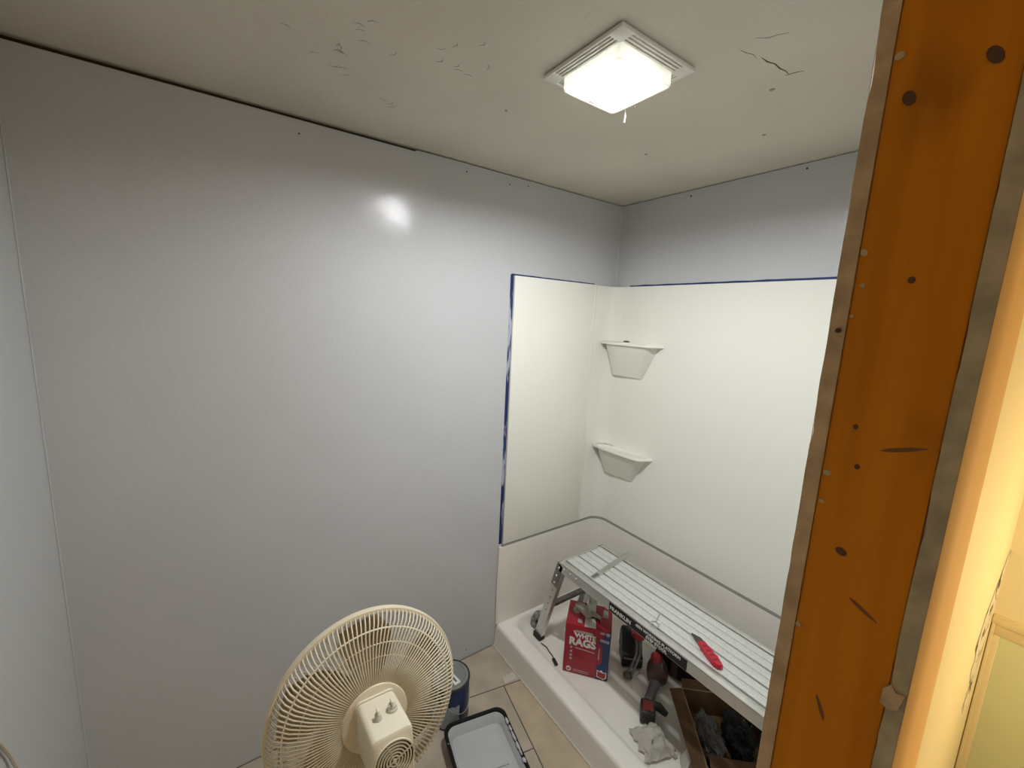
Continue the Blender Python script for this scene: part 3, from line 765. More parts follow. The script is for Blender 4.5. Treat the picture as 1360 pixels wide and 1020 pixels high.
# ================================================================== PAINT CAN
pc = thing('paint_can', 'dark blue metal paint can with grey lid on the floor by fan', 'paint can', (0.225, -1.062, 0.001))
PT = Matrix.Translation((0.225, -1.062, 0.0014))
bm = B(); add_lathe(bm, [(0, 0), (0.078, 0), (0.0795, 0.003), (0.0795, 0.175), (0.078, 0.178), (0, 0.178)], 48, PT); obj('body', bm, 'can_blue', pc)
bm = B(); add_lathe(bm, [(0.060, 0.1785), (0.081, 0.1785), (0.0825, 0.183), (0.081, 0.188), (0.0765, 0.1885), (0.0755, 0.184), (0.060, 0.184)], 48, PT, closed=True); obj('rim', bm, 'can_rim', pc)
bm = B(); add_lathe(bm, [(0, 0.1845), (0.060, 0.1845), (0.064, 0.1875), (0.0745, 0.1875), (0.0745, 0.1842), (0.0, 0.184)], 48, PT); ld = obj('lid', bm, 'can_steel', pc)
bm = B(); add_box(bm, -0.034, 0.034, -0.014, 0.014, 0.1846, 0.1855, mtx=PT @ Matrix.Translation((0.018, 0.004, 0)) @ Matrix.Rotation(math.radians(8), 4, 'Z')); obj('sticker', bm, 'print_white', ld)
bm = B(); add_box(bm, -0.022, 0.022, -0.004, 0.004, 0.1855, 0.1860, mtx=PT @ Matrix.Translation((0.018, 0.004, 0)) @ Matrix.Rotation(math.radians(8), 4, 'Z')); obj('sticker_print', bm, 'tool_grey', ld)
def arc_band(a0, a1, z0, z1, r, n=14):
    bm = B(); A, C = [], []
    for k in range(n + 1):
        a_ = math.radians(a0 + (a1 - a0) * k / n)
        wob = 0.006 * noise.noise(Vector((k * 0.7, 3, 2)))
        A.append(bm.verts.new((0.225 + r * math.cos(a_), -1.062 + r * math.sin(a_), z0))); C.append(bm.verts.new((0.225 + r * math.cos(a_), -1.062 + r * math.sin(a_), z1 + wob)))
    for k in range(n): bm.faces.new((A[k], A[k + 1], C[k + 1], C[k]))
    return bm
obj('label', arc_band(-95, 2, 0.012, 0.112, 0.0800), 'can_label', pc)
bm = B(); add_tube(bm, [(0.225 + 0.083 * math.cos(math.radians(a_)), -1.062 + 0.083 * math.sin(math.radians(a_)), 0.165 - 0.10 * math.sin(math.radians((a_ + 60) * 180 / 160.0))) for a_ in range(-60, 101, 10)], 0.0013, 6); obj('bail_handle', bm, 'steel', pc)

# ================================================================== ROLLER TRAY
tw, tl = 0.262, 0.42
rtA = math.radians(-11.5)
rt = thing('roller_tray', 'black paint roller tray with wet grey paint in a liner', 'paint tray', (0.309, -1.140, 0.0015), rtA)
def tl_loop(ix, iy, r, zl, zr):
    P = roundrect(0.0 + ix, tl - ix, 0.0 + iy, tw - iy, r, 6)
    return [(x, y, zl + (zr - zl) * (x / tl)) for x, y in P]
bm = B(); add_loft(bm, [tl_loop(0.030, 0.024, 0.03, 0.0, 0.028), tl_loop(0.010, 0.010, 0.035, 0.056, 0.066), tl_loop(0.0, 0.0, 0.042, 0.062, 0.069), tl_loop(0.002, 0.002, 0.042, 0.068, 0.074), tl_loop(0.012, 0.012, 0.036, 0.066, 0.073), tl_loop(0.014, 0.014, 0.036, 0.058, 0.066)], True, False)
obj('tray_body', bm, 'tray_black', rt, world=False)
bm = B()
def liner(ix, iy, r, zf): return [(x, y, zf(x)) for x, y in roundrect(ix, tl - ix, iy, tw - iy, r, 6)]
add_loft(bm, [liner(0.0145, 0.0145, 0.036, lambda x: 0.060 + 0.008 * x / tl), liner(0.022, 0.022, 0.034, lambda x: 0.050 + 0.010 * x / tl), liner(0.034, 0.028, 0.03, lambda x: 0.026 + 0.028 * x / tl), liner(0.046, 0.036, 0.03, lambda x: 0.0215 + 0.034 * x / tl)], False, True)
obj('liner', bm, 'wet_paint', rt, world=False, smooth=45)
for k in range(4):
    for j in range(2):
        bm = B(); x = 0.205 + k * 0.045
        add_tube(bm, [(x, 0.055 + j * 0.095, 0.0235 + 0.034 * x / tl), (x + 0.004, 0.120 + j * 0.085, 0.0235 + 0.034 * x / tl)], 0.0035, 8); obj('ridge', bm, 'wet_paint', rt, world=False)

for k in range(6):                                   # dried drips lapping over the black rim
    bm = B(); x = 0.07 + k * 0.036 + random.uniform(-0.01, 0.01); yy = tw - 0.012
    add_crumple(bm, x, yy, 0.0695 + 0.007 * x / tl, random.uniform(0.008, 0.018), random.uniform(0.003, 0.006), 0.0035, k + 20, 0.5, 3)
    obj('paint_drip', bm, 'wet_paint', rt, world=False)

# ================================================================== WORK PLATFORM
bx0, bx1, by0, by1, bz = 0.264, 1.270, -0.519, -0.215, 0.552
bn = thing('work_platform', 'silver aluminium folding work platform step standing in the shower base', 'step stool', (0.767, -0.367, 0.047))
bm = B(); add_box(bm, bx0, bx1, by0, by0 + 0.032, bz - 0.008, bz, 0.002); add_box(bm, bx0, bx1, by0, by0 + 0.004, bz - 0.048, bz - 0.004, 0.001); fr = obj('side_rail', bm, 'alu', bn)
bm = B(); add_box(bm, bx0, bx1, by1 - 0.024, by1, bz - 0.008, bz, 0.002); add_box(bm, bx0, bx1, by1 - 0.004, by1, bz - 0.048, bz - 0.004, 0.001); obj('side_rail', bm, 'alu', bn)
y = by0 + 0.032 + 0.008
for k in range(3):
    wv = 0.0710
    bm = B()
    add_box(bm, bx0 + 0.006, bx1 - 0.006, y, y + wv / 2 - 0.0014, bz - 0.010, bz + 0.0005, 0.0012)
    add_box(bm, bx0 + 0.006, bx1 - 0.006, y + wv / 2 + 0.0014, y + wv, bz - 0.010, bz + 0.0005, 0.0012)
    add_box(bm, bx0 + 0.006, bx1 - 0.006, y + 0.002, y + wv - 0.002, bz - 0.014, bz - 0.0085)
    obj('plank', bm, 'alu_grip', bn)
    y += wv + 0.0088
for x0, x1 in ((bx0 - 0.004, bx0 + 0.005), (bx1 - 0.005, bx1 + 0.004)):
    bm = B(); add_box(bm, x0, x1, by0, by1, bz - 0.046, bz + 0.001, 0.001); obj('end_cap', bm, 'alu', bn)
for x in (0.42, 0.77, 1.11):
    bm = B(); add_box(bm, x - 0.02, x + 0.02, by0 + 0.004, by1 - 0.004, bz - 0.030, bz - 0.0145); obj('cross_member', bm, 'alu_dark', bn)
# legs: each an open channel with a rubber foot, splayed outward
def leg(xt, xf, yy, face):
    bm = B()
    a_, b_ = Vector((xt, yy, bz - 0.010)), Vector((xf, yy, 0.062))
    add_bar(bm, a_, b_, 0.046, 0.003, up=(0, face, 0), bev=0.0008)
    d = (b_ - a_).normalized(); sd = d.cross(Vector((0, face, 0))).normalized()
    for s in (1, -1):
        o_ = sd * (0.0215 * s) + Vector((0, -face * 0.012, 0))
        add_bar(bm, a_ + o_, b_ + o_, 0.003, 0.024, up=(0, face, 0))
    lg = obj('leg', bm, 'alu', bn)
    bm = B(); add_box(bm, xf - 0.027, xf + 0.027, yy - 0.018 - face * 0.010, yy + 0.018 - face * 0.010, 0.0475, 0.078, 0.004); obj('rubber_foot', bm, 'rubber', lg)
    bm = B()
    m_ = a_ + d * 0.02 + Vector((0, face * 0.004, 0))
    add_bar(bm, m_ - d * 0.02, m_ + d * 0.115, 0.040, 0.004, up=(0, face, 0), bev=0.001)
    hb_ = obj('hinge_plate', bm, 'alu_dark', lg)
    for t_ in (0.0, 0.05, 0.095):
        bm = B(); q = m_ + d * t_ + Vector((0, face * 0.003, 0))
        add_lathe(bm, [(0, 0), (0.006, 0), (0.005, 0.003), (0, 0.0035)], 10, Matrix.Translation(q) @ Matrix.Rotation(math.pi / 2 * face * -1, 4, 'X')); obj('rivet', bm, 'alu', lg)
    for t_ in (0.17, 0.215, 0.26, 0.305):        # height-adjust holes
        bm = B(); q = a_ + d * t_ + Vector((0, face * 0.0016, 0))
        add_lathe(bm, [(0, 0), (0.005, 0), (0.005, 0.0008), (0, 0.0008)], 10, Matrix.Translation(q) @ Matrix.Rotation(math.pi / 2 * face * -1, 4, 'X')); obj('adjust_hole', bm, 'alu_dark', lg)
    return lg
LT, LF = 0.268, 0.128
leg(LT, LF, by0 + 0.006, -1); leg(LT, LF, by1 - 0.006, 1)
leg(bx1 - 0.004 - 0.02, 1.345, by0 + 0.006, -1); leg(bx1 - 0.004 - 0.02, 1.345, by1 - 0.006, 1)
def legx(z): return LT + (LF - LT) * (bz - 0.01 - z) / (bz - 0.01 - 0.062)
for z_ in (0.285,):
    bm = B(); add_bar(bm, (legx(z_) + 0.012, by0 + 0.018, z_), (legx(z_) + 0.012, by1 - 0.018, z_), 0.018, 0.022); obj('leg_brace', bm, 'alu_dark', bn)
    bm = B(); add_bar(bm, (1.29, by0 + 0.018, z_), (1.29, by1 - 0.018, z_), 0.018, 0.022); obj('leg_brace', bm, 'alu_dark', bn)
bm = B(); add_bar(bm, (legx(0.30) + 0.014, by0 + 0.030, 0.30), (0.43, by0 + 0.030, bz - 0.035), 0.004, 0.018); obj('lock_strut', bm, 'alu_dark', bn)
bm = B(); add_bar(bm, (legx(0.30) + 0.014, by1 - 0.030, 0.30), (0.43, by1 - 0.030, bz - 0.035), 0.004, 0.018); obj('lock_strut', bm, 'alu_dark', bn)
for x in (0.295, 0.335, 0.375):
    bm = B(); add_lathe(bm, [(0, 0), (0.0055, 0), (0.0045, 0.003), (0, 0.0035)], 10, Matrix.Translation((x, by0, bz - 0.022)) @ Matrix.Rotation(math.pi / 2, 4, 'X')); obj('rivet', bm, 'alu', bn)
# black label with the maker's lettering on the front rail
bm = B(); add_box(bm, 0.575, 0.930, by0 - 0.0006, by0 - 0.0001, bz - 0.046, bz - 0.007); lab = obj('label_strip', bm, 'label_black', bn)
def on_rail(x, z): return root_matrix(lab).inverted() @ Matrix.Translation((x, by0 - 0.0010, z)) @ Matrix.Rotation(math.pi / 2, 4, 'X')
text_mesh('lettering', 'FRANKLIN', 0.023, 'print_white', lab, on_rail(0.580, bz - 0.036), bold=0.0006)
text_mesh('lettering', '40IN WORKING PLATFORM', 0.0165, 'print_white', lab, on_rail(0.710, bz - 0.024), bold=0.0005, sx=0.95)
text_mesh('lettering', 'STEP STOOL', 0.0165, 'print_white', lab, on_rail(0.760, bz - 0.041), bold=0.0005)

# things lying on the platform
PZ = bz + 0.0012
bm = B(); add_bar(bm, (0.432, -0.475, PZ + 0.0012), (0.385, -0.170, PZ + 0.0012), 0.026, 0.0018, bev=0.0004)
ms = obj('metal_strip', bm, 'steel'); tag(ms, 'flat bare metal strip lying across the platform slats', 'metal strip')
bm = B(); add_bar(bm, (0.432, -0.471, PZ + 0.0030), (0.426, -0.432, PZ + 0.0030), 0.016, 0.0014); obj('slot_mark', bm, 'alu_dark', ms)
bm = B()
add_tube(bm, [(0.735, -0.402, PZ + 0.003), (0.748, -0.436, PZ + 0.003), (0.757, -0.462, PZ + 0.003), (0.749, -0.478, PZ + 0.003), (0.762, -0.497, PZ + 0.003), (0.782, -0.490, PZ + 0.003), (0.779, -0.470, PZ + 0.003), (0.757, -0.462, PZ + 0.004)], 0.0018, 6)
tag(obj('wire_hook', bm, 'steel'), 'small bent wire hook with a loop on the platform edge', 'hook')
bm = B(); add_lathe(bm, [(0, 0), (0.008, 0), (0.006, 0.004), (0, 0.005)], 12, Matrix.Translation((0.768, -0.455, PZ)))
tag(obj('plaster_dab', bm, 'print_white'), 'small white paint dab beside the wire hook', 'debris')
kn = thing('utility_knife', 'red folding utility knife with dark blade on the platform', 'knife', (0.948, -0.434, PZ), math.atan2(-0.070, 0.137))
def kpoly(name, poly, z0, z1, m, parent, bev=0.001):
    bm = B(); add_prism(bm, poly, z0, z1)
    bmesh.ops.bevel(bm, geom=[e for e in bm.edges if abs(e.verts[0].co.z - e.verts[1].co.z) < 1e-6], offset=bev, segments=2, affect='EDGES')
    return obj(name, bm, m, parent, world=False)
hd = kpoly('handle', [(-0.036, -0.0125), (-0.010, -0.0155), (0.028, -0.0165), (0.060, -0.0155), (0.074, -0.009), (0.078, 0.002), (0.074, 0.012), (0.056, 0.016), (0.036, 0.0145), (0.022, 0.0165), (0.004, 0.0125), (-0.012, 0.0145), (-0.034, 0.013)], 0.0, 0.016, 'knife_red', kn, 0.003)
kpoly('blade_holder', [(-0.080, -0.0105), (-0.036, -0.0125), (-0.034, 0.013), (-0.055, 0.010)], 0.003, 0.012, 'knife_steel', kn)
for k in range(4):
    bm = B(); add_box(bm, -0.016 + k * 0.020, -0.007 + k * 0.020, -0.010, 0.008, 0.0158, 0.0166, 0.0003); obj('grip_groove', bm, 'box_red_dark', hd, world=False)

# ================================================================== THINGS IN THE SHOWER BASE
FZ = 0.0475
# --- rag box
ra = math.atan2(0.133, 0.156)
rb = thing('rag_box', 'red and blue cardboard box of white rags under the platform', 'box', (0.350, -0.535, FZ), ra)
W_, D_, H_ = 0.207, 0.168, 0.252
bm = B(); add_box(bm, 0, W_, 0, D_, 0, H_, 0.0012); obj('carton_body', bm, 'box_red', rb, world=False)
def front(name, poly, m, d=0.0006, parent=rb):
    bm = B(); add_prism(bm, poly, 0.0002, d, Matrix(((1, 0, 0, 0), (0, 0, -1, 0), (0, 1, 0, 0), (0, 0, 0, 1)))); return obj(name, bm, m, parent, world=False, smooth=0)
def topp(name, poly, m, d=0.0006, z=H_): 
    bm = B(); add_prism(bm, poly, z + 0.0002, z + d); return obj(name, bm, m, rb, world=False, smooth=0)
# blue right side with its red bay
front('blue_panel', [(0.152, 0.001), (0.206, 0.001), (0.206, 0.250), (0.190, 0.250), (0.170, 0.205), (0.156, 0.200), (0.152, 0.100)], 'box_blue')
front('red_bay', [(0.1525, 0.075), (0.168, 0.078), (0.174, 0.090), (0.174, 0.165), (0.168, 0.178), (0.1525, 0.180)], 'box_red', 0.0010)
front('navy_edge', [(0.152, 0.001), (0.206, 0.001), (0.206, 0.018), (0.160, 0.012)], 'box_navy', 0.0010)
front('shield_outline', [(0.157, 0.012), (0.188, 0.004), (0.201, 0.014), (0.200, 0.044), (0.186, 0.040), (0.178, 0.052), (0.170, 0.044), (0.157, 0.048)], 'print_white', 0.0012)
front('shield_fill', [(0.160, 0.015), (0.187, 0.008), (0.197, 0.017), (0.196, 0.039), (0.184, 0.037), (0.160, 0.043)], 'box_red', 0.0014)
def on_front(x, z): return Matrix.Translation((x, -0.0008, z)) @ Matrix.Rotation(math.pi / 2, 4, 'X')
text_mesh('lettering', 'RAGS', 0.052, 'print_white', rb, on_front(0.020, 0.150), bold=0.0022, sx=0.96)
text_mesh('lettering', 'WHITE', 0.032, 'print_white', rb, on_front(0.047, 0.191), bold=0.0014, sx=0.93)
front('ribbon_mark', [(0.046, 0.216), (0.125, 0.216), (0.132, 0.222), (0.120, 0.226), (0.050, 0.226), (0.040, 0.221)], 'print_grey')
front('slash_mark', [(0.038, 0.220), (0.047, 0.200), (0.055, 0.192), (0.051, 0.206), (0.043, 0.222)], 'print_white', 0.0009)
front('text_line', [(0.050, 0.134), (0.138, 0.126), (0.138, 0.131), (0.050, 0.139)], 'print_grey')
for k, z in enumerate((0.134, 0.113, 0.093, 0.075)):
    q = [(0.033 + 0.006 * math.cos(a_ * math.pi / 4), z + 0.007 * math.sin(a_ * math.pi / 4)) for a_ in range(8)]
    front('icon', q, 'print_grey')
for z in (0.118, 0.105, 0.092):
    front('text_line', [(0.050, z), (0.095, z - 0.003), (0.095, z + 0.0005), (0.050, z + 0.0035)], 'box_red_dark')
for z in (0.020, 0.012):
    front('text_line', [(0.048, z), (0.120, z - 0.002), (0.120, z + 0.0005), (0.048, z + 0.0028)], 'print_grey')
q = [(0.027 + 0.012 * math.cos(a_ * math.pi / 5), 0.020 + 0.013 * math.sin(a_ * math.pi / 5)) for a_ in range(10)]
front('round_badge', q, 'print_white')
text_mesh('lettering', 'x3', 0.014, 'box_red_dark', rb, on_front(0.020, 0.0155) @ Matrix.Translation((0, 0, 0.0006)), bold=0.0005)
front('text_line', [(0.157, 0.100), (0.162, 0.100), (0.162, 0.160), (0.157, 0.160)], 'print_grey', 0.0014)
front('text_line', [(0.160, 0.196), (0.200, 0.190), (0.200, 0.204), (0.160, 0.209)], 'print_grey', 0.0012)
front('oval_badge', [(0.168 + 0.012 * math.cos(a_ * math.pi / 5), 0.238 + 0.007 * math.sin(a_ * math.pi / 5)) for a_ in range(10)], 'print_grey', 0.0012)
front('oval_badge', [(0.193 + 0.009 * math.cos(a_ * math.pi / 5), 0.236 + 0.009 * math.sin(a_ * math.pi / 5)) for a_ in range(10)], 'print_grey', 0.0012)
# top: torn opening with pale inner board, printed marks
topp('torn_strip', [(0.086, 0.001), (0.137, 0.001), (0.132, 0.060), (0.128, 0.167), (0.084, 0.167), (0.082, 0.075)], 'board_white')
topp('opening', [(0.082, 0.070), (0.140, 0.066), (0.134, 0.110), (0.090, 0.112)], 'vent_dark', 0.0009)
topp('oval_badge', [(0.042 + 0.020 * math.cos(a_ * math.pi / 6), 0.105 + 0.026 * math.sin(a_ * math.pi / 6)) for a_ in range(12)], 'print_grey')
topp('icon', [(0.052, 0.020), (0.074, 0.018), (0.072, 0.042), (0.052, 0.044)], 'print_grey')
topp('icon', [(0.164, 0.090), (0.190, 0.086), (0.188, 0.140), (0.166, 0.142)], 'print_grey')
topp('navy_band', [(0.046, 0.140), (0.080, 0.140), (0.080, 0.165), (0.046, 0.165)], 'box_red_dark')
for (x0, x1, y0, y1, tz) in ((0.088, 0.132, 0.120, 0.1675, 0.038),):
    bm = B(); a_ = [bm.verts.new(p) for p in ((x0, y1, H_ + 0.001), (x1, y1, H_ + 0.001), (x1 - 0.006, y1 + 0.012, H_ + tz), (x0 + 0.004, y1 + 0.012, H_ + tz))]
    bm.faces.new(a_); bmesh.ops.solidify(bm, geom=list(bm.faces), thickness=0.001); obj('raised_flap', bm, 'board_white', rb, world=False, smooth=0)
RM = root_matrix(rb)
bm = B()
def add_cloth(bm, P, th=0.0012):
    g_ = [[bm.verts.new(p) for p in row] for row in P]
    for A, C in zip(g_, g_[1:]):
        for k in range(len(A) - 1): bm.faces.new((A[k], A[k + 1], C[k + 1], C[k]))
    bmesh.ops.solidify(bm, geom=list(bm.faces), thickness=th)
rows = []
for i in range(15):
    u = i / 14; row = []
    for j in range(9):
        v = j / 8 - 0.5
        x = 0.030 + u * 0.128; wy = 0.016 + 0.030 * math.sin(math.pi * min(1, u * 1.25)) ** 2 * (1 - 0.5 * u)
        yv = 0.118 - 0.060 * u + v * 2 * wy + 0.010 * math.sin(u * 9)
        zz = H_ + 0.006 + 0.020 * math.sin(math.pi * u) * (1 - abs(v) * 1.2) + 0.007 * noise.noise(Vector((u * 7, v * 6, 1))) + 0.004 * math.sin(v * 16 + u * 5)
        row.append(tuple(RM @ Vector((x, yv, max(zz, H_ + 0.0015)))))
    rows.append(row)
add_cloth(bm, rows)
tag(obj('pulled_rag', bm, 'rag_white', smooth=60), 'crumpled white rag pulled halfway out of the red box', 'rag')

# --- grey ribbed roll beside the platform leg
bm = B()
rlM = Matrix.Translation((0.080, -0.462, FZ + 0.049)) @ Matrix.Rotation(math.radians(-62), 4, 'Z') @ Matrix.Rotation(math.pi / 2, 4, 'Y')
rl = thing('mesh_tape_roll', 'small ribbed grey tape roll beside the foot of the platform leg', 'tape roll', (0.080, -0.462, FZ))
add_lathe(bm, [(0.020, -0.022), (0.041, -0.022), (0.043, -0.019), (0.0415, -0.012), (0.0432, -0.006), (0.0415, 0.0), (0.0432, 0.006), (0.0415, 0.012), (0.043, 0.019), (0.041, 0.022), (0.020, 0.022)], 32, rlM, closed=True)
mat('roll_grey', (0.40, 0.39, 0.355), rough=0.5, col2=(0.17, 0.16, 0.15), vscale=60, contrast=(0.42, 0.56))
obj('tape_winding', bm, 'roll_grey', rl)
bm = B(); add_lathe(bm, [(0.0145, -0.021), (0.0198, -0.021), (0.0198, 0.021), (0.0145, 0.021)], 24, rlM, closed=True); obj('core', bm, 'tool_grey', rl)

# --- thin black cord with a clip on the base floor
bm = B(); add_tube(bm, [(0.170, -0.520, FZ + 0.004), (0.205, -0.512, FZ + 0.003), (0.235, -0.520, FZ + 0.004), (0.262, -0.522, FZ + 0.003), (0.285, -0.530, FZ + 0.004)], 0.0024, 6)
bc = obj('clip_lanyard', bm, 'black_plastic'); tag(bc, 'short thin black cord with clip between platform leg and red box', 'cord')
bm = B(); add_bar(bm, (0.280, -0.533, FZ + 0.006), (0.318, -0.545, FZ + 0.006), 0.016, 0.010, bev=0.002); obj('clip', bm, 'black_plastic', bc)

# --- black case beside the rag box
ca_ = thing('black_tool_case', 'glossy black plastic case with slanted lid beside the red box', 'tool case', (0.478, -0.205, FZ), math.radians(48))
bm = B()
add_prism(bm, [(-0.055, 0.0), (0.055, 0.0), (0.055, 0.058), (0.030, 0.070), (-0.012, 0.135), (-0.040, 0.150), (-0.055, 0.140)], -0.048, 0.048, Matrix(((0, 0, 1, 0), (-1, 0, 0, 0), (0, 1, 0, 0), (0, 0, 0, 1))))
bmesh.ops.bevel(bm, geom=list(bm.edges), offset=0.005, segments=2, affect='EDGES')
obj('shell', bm, 'black_plastic', ca_, world=False)
bm = B(); add_box(bm, -0.043, 0.047, -0.0565, -0.0550, 0.044, 0.052, 0.0004); obj('latch_strip', bm, 'grey_strap', ca_, world=False)
bm = B(); add_box(bm, -0.050, 0.050, 0.053, 0.057, 0.030, 0.120, 0.001); obj('hinge', bm, 'tool_grey', ca_, world=False)

# --- grey strap clamp with a red end
cm = thing('strap_clamp', 'curved grey strap with a red grip hanging beside the black case', 'clamp', (0.545, -0.26, FZ))
sp = [(0.545, -0.295, FZ + 0.010), (0.553, -0.288, FZ + 0.045), (0.559, -0.273, FZ + 0.085), (0.557, -0.257, FZ + 0.115), (0.545, -0.244, FZ + 0.145), (0.528, -0.232, FZ + 0.165)]
for k, off in enumerate((-0.008, 0.008)):
    bm = B(); add_tube(bm, [(x + off * 0.8, y_ + off * 0.6, z) for x, y_, z in sp], 0.006, 8, radii=[0.007, 0.006, 0.0055, 0.0055, 0.006, 0.006]); obj('strap', bm, 'grey_strap', cm)
bm = B(); add_crumple(bm, 0.520, -0.226, FZ + 0.172, 0.034, 0.026, 0.018, 3, 0.25, 3, 1.5, False); obj('red_grip', bm, 'tool_red', cm)
bm = B(); add_crumple(bm, 0.542, -0.300, FZ + 0.0125, 0.020, 0.020, 0.016, 8, 0.2, 3); obj('foot_pad', bm, 'tool_grey', cm)

# --- cordless drill lying with its battery towards the curb
dr = thing('cordless_drill', 'dark cordless drill with red housing and red battery badge', 'power tool', (0.66, -0.27, FZ))
def tube_obj(name, pts, radii, m, parent, n=16):
    bm = B(); add_tube(bm, pts, 0.01, n, radii=radii); return obj(name, bm, m, parent, smooth=60)
tube_obj('motor_body', [(0.600, -0.165, FZ + 0.075), (0.605, -0.172, FZ + 0.073), (0.622, -0.196, FZ + 0.066), (0.645, -0.228, FZ + 0.058), (0.658, -0.246, FZ + 0.054), (0.663, -0.253, FZ + 0.052)], [0.018, 0.034, 0.046, 0.046, 0.040, 0.018], 'tool_brown', dr)
tube_obj('red_shell', [(0.596, -0.172, FZ + 0.100), (0.606, -0.188, FZ + 0.105), (0.620, -0.208, FZ + 0.101), (0.630, -0.222, FZ + 0.093)], [0.012, 0.024, 0.024, 0.012], 'tool_red', dr)
tube_obj('chuck', [(0.590, -0.150, FZ + 0.078), (0.587, -0.146, FZ + 0.079), (0.582, -0.140, FZ + 0.081)], [0.026, 0.022, 0.012], 'tool_dark', dr)
tube_obj('handle', [(0.648, -0.236, FZ + 0.040), (0.668, -0.285, FZ + 0.036), (0.690, -0.335, FZ + 0.034), (0.705, -0.365, FZ + 0.034)], [0.026, 0.020, 0.022, 0.028], 'tool_grey', dr)
bt = None
bm = B(); add_box(bm, -0.036, 0.036, -0.030, 0.030, 0.0, 0.058, 0.008, 3, Matrix.Translation((0.722, -0.392, FZ + 0.0005)) @ Matrix.Rotation(math.radians(-52), 4, 'Z')); bt = obj('battery', bm, 'tool_dark', dr)
bm = B(); add_box(bm, -0.024, 0.024, -0.020, 0.020, 0.0575, 0.0600, 0.001, 2, Matrix.Translation((0.722, -0.392, FZ + 0.0005)) @ Matrix.Rotation(math.radians(-52), 4, 'Z')); obj('badge', bm, 'tool_red', bt)
bm = B(); add_bar(bm, (0.650, -0.205, FZ + 0.107), (0.664, -0.232, FZ + 0.096), 0.004, 0.020); obj('name_stripe', bm, 'grey_strap', dr)
bm = B(); add_tube(bm, [(0.715, -0.365, FZ + 0.05), (0.745, -0.345, FZ + 0.045), (0.775, -0.335, FZ + 0.03)], 0.014, 10, radii=[0.016, 0.018, 0.012]); obj('belt_hook', bm, 'tool_dark', dr)

# --- crumpled white rag over the battery end
bm = B(); rows = []
N1, N2 = 20, 20
for i in range(N1):
    row = []
    for j in range(N2):
        u = i / (N1 - 1) - 0.5; v = j / (N2 - 1) - 0.5
        x = 0.806 + u * 0.125 + v * 0.045; yv = -0.464 - u * 0.045 + v * 0.125
        e = max(abs(u), abs(v)) * 2
        x += 0.016 * noise.noise(Vector((u * 6, v * 6, 3))); yv += 0.016 * noise.noise(Vector((u * 6, v * 6, 8)))
        z = FZ + 0.004 + 0.040 * (1 - e ** 2.5) + 0.020 * (1 - abs(noise.noise(Vector((u * 6, v * 6, 1)))) * 2.2) * (1 - 0.5 * e) + 0.004 * noise.noise(Vector((u * 19, v * 19, 5)))
        row.append((x, yv, max(z, FZ + 0.002)))
    rows.append(row)
add_cloth(bm, rows)
tag(obj('crumpled_rag', bm, 'rag_white', smooth=50), 'crumpled off-white rag on the base floor against the drill battery', 'rag')

# --- black bag at the back under the platform
bg = thing('black_tool_bag', 'slumped black fabric tool bag at the back under the platform', 'bag', (0.655, -0.09, FZ))
bm = B(); add_crumple(bm, 0.655, -0.084, FZ + 0.072, 0.098, 0.042, 0.115, 5, 0.28, 4, 1.6); obj('bag_body', bm, 'black_cloth', bg, smooth=60)
bm = B(); add_crumple(bm, 0.615, -0.080, FZ + 0.180, 0.055, 0.040, 0.045, 9, 0.4, 4, 2.4, False); obj('mesh_pouch', bm, 'grey_cloth', bg, smooth=60)
bm = B(); add_tube(bm, [(0.62, -0.125, FZ + 0.11), (0.65, -0.138, FZ + 0.145), (0.69, -0.142, FZ + 0.150), (0.73, -0.128, FZ + 0.10)], 0.010, 8); obj('bag_handle', bm, 'tool_grey', bg)
bm = B(); add_box(bm, 0.655, 0.685, -0.140, -0.130, FZ + 0.03, FZ + 0.09, 0.002); obj('red_tag', bm, 'tool_brown', bg)

# --- open carton
d1 = Vector((0.745, -0.667, 0)); d2 = Vector((0.667, 0.745, 0))
CP = Vector((0.775, -0.245, FZ)); ch = 0.112; c1, c2 = 0.37, 0.29
ct = thing('open_carton', 'brown open cardboard box with folded flaps under the platform', 'box', tuple(CP + d1 * c1 / 2 + d2 * c2 / 2), math.atan2(d1.y, d1.x))
CM = Matrix.Identity(4)
for i in range(3): CM[i][0] = d1[i]; CM[i][1] = d2[i]
CM.translation = CP
def cwall(name, x0, x1, y0, y1, z0, z1):
    bm = B(); add_box(bm, x0, x1, y0, y1, z0, z1, mtx=CM); return obj(name, bm, 'cardboard', ct, smooth=0)
cwall('carton_floor', 0, c1, 0, c2, 0.0005, 0.004)
cwall('carton_wall', 0, c1, 0, 0.004, 0.004, ch); cwall('carton_wall', 0, c1, c2 - 0.004, c2, 0.004, ch)
cwall('carton_wall', 0, 0.004, 0.004, c2 - 0.004, 0.004, ch); cwall('carton_wall', c1 - 0.004, c1, 0.004, c2 - 0.004, 0.004, ch)
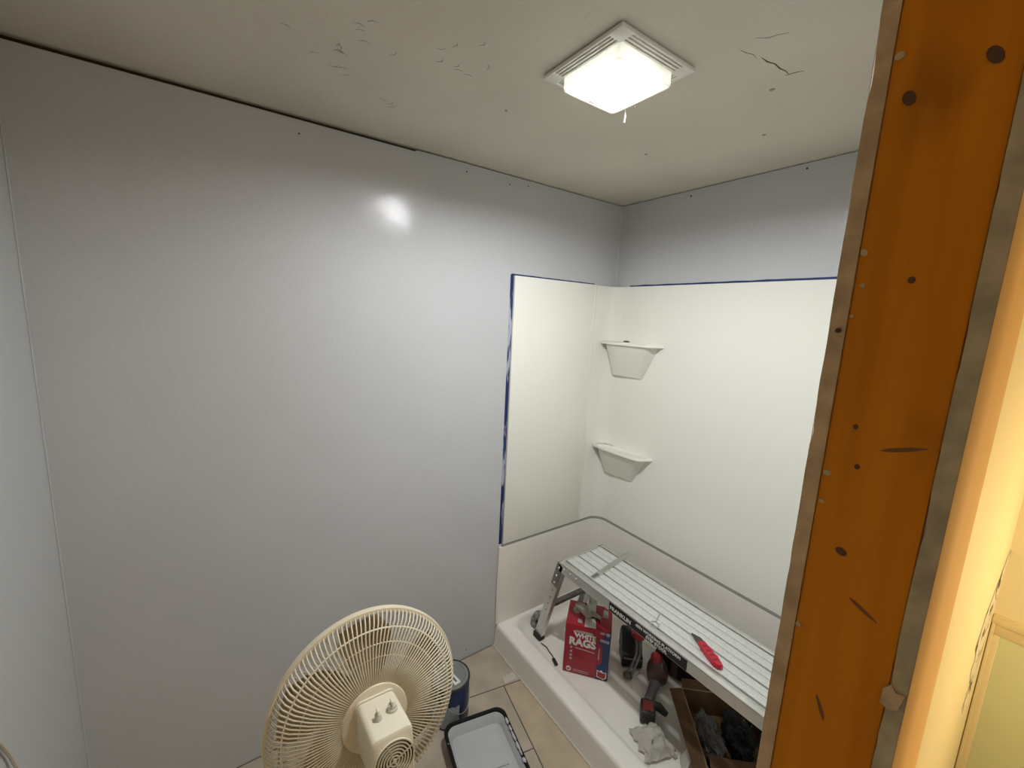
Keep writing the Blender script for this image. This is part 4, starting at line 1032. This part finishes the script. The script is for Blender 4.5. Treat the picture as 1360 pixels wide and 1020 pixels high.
def flap(p0, p1, p2, p3):
    bm = B(); bm.faces.new([bm.verts.new(CM @ Vector(p)) for p in (p0, p1, p2, p3)])
    bmesh.ops.solidify(bm, geom=list(bm.faces), thickness=0.003); obj('flap', bm, 'cardboard', ct, smooth=0)
flap((0.0, -0.001, ch), (c1, -0.001, ch), (c1 - 0.01, -0.046, ch - 0.012), (0.0, -0.050, ch - 0.010))
flap((-0.001, 0.0, ch), (-0.001, c2, ch), (-0.040, c2 - 0.01, ch + 0.016), (-0.036, 0.006, ch + 0.014))
flap((c1, 0.004, ch), (c1, c2 - 0.004, ch), (c1 - 0.085, c2 - 0.02, ch + 0.006), (c1 - 0.090, 0.020, ch + 0.002))
# contents
def cblob(name, lx, ly, lz, sx, sy, sz, seed, m, label, cat, freq=3.0):
    bm = B(); v = add_crumple(bm, 0, 0, 0, sx, sy, sz, seed, 0.5, 5, freq)
    bmesh.ops.transform(bm, matrix=CM @ Matrix.Translation((lx, ly, lz)), verts=bm.verts)
    tag(obj(name, bm, m, smooth=60), label, cat)
cblob('grey_rag', 0.165, 0.068, 0.062, 0.085, 0.036, 0.050, 12, 'grey_cloth', 'grey crumpled cloth lying in the open cardboard box', 'cloth')
cblob('black_glove', 0.155, 0.172, 0.068, 0.080, 0.042, 0.062, 14, 'black_cloth', 'black crumpled fabric heaped inside the open cardboard box', 'cloth')
bm = B(); add_tube(bm, [CM @ Vector(p) for p in ((0.05, 0.255, 0.03), (0.06, 0.262, 0.11), (0.10, 0.264, 0.145), (0.17, 0.262, 0.13), (0.22, 0.258, 0.09))], 0.018, 10, radii=[0.012, 0.018, 0.02, 0.018, 0.012])
tag(obj('olive_strap', bm, 'olive_cloth', smooth=60), 'olive green fabric roll standing at the back of the cardboard box', 'fabric roll')
# paper slip leaning on the carton
bm = B(); P_ = [CM @ Vector(p) for p in ((0.205, -0.052, 0.0), (0.275, -0.056, 0.0), (0.262, -0.030, 0.050), (0.215, -0.018, 0.082))]
bm.faces.new([bm.verts.new((p.x, p.y, max(p.z, FZ + 0.001))) for p in P_]); bmesh.ops.solidify(bm, geom=list(bm.faces), thickness=0.001)
tag(obj('paper_slip', bm, 'rag_white', smooth=0), 'torn pale paper slip leaning against the cardboard box', 'paper')
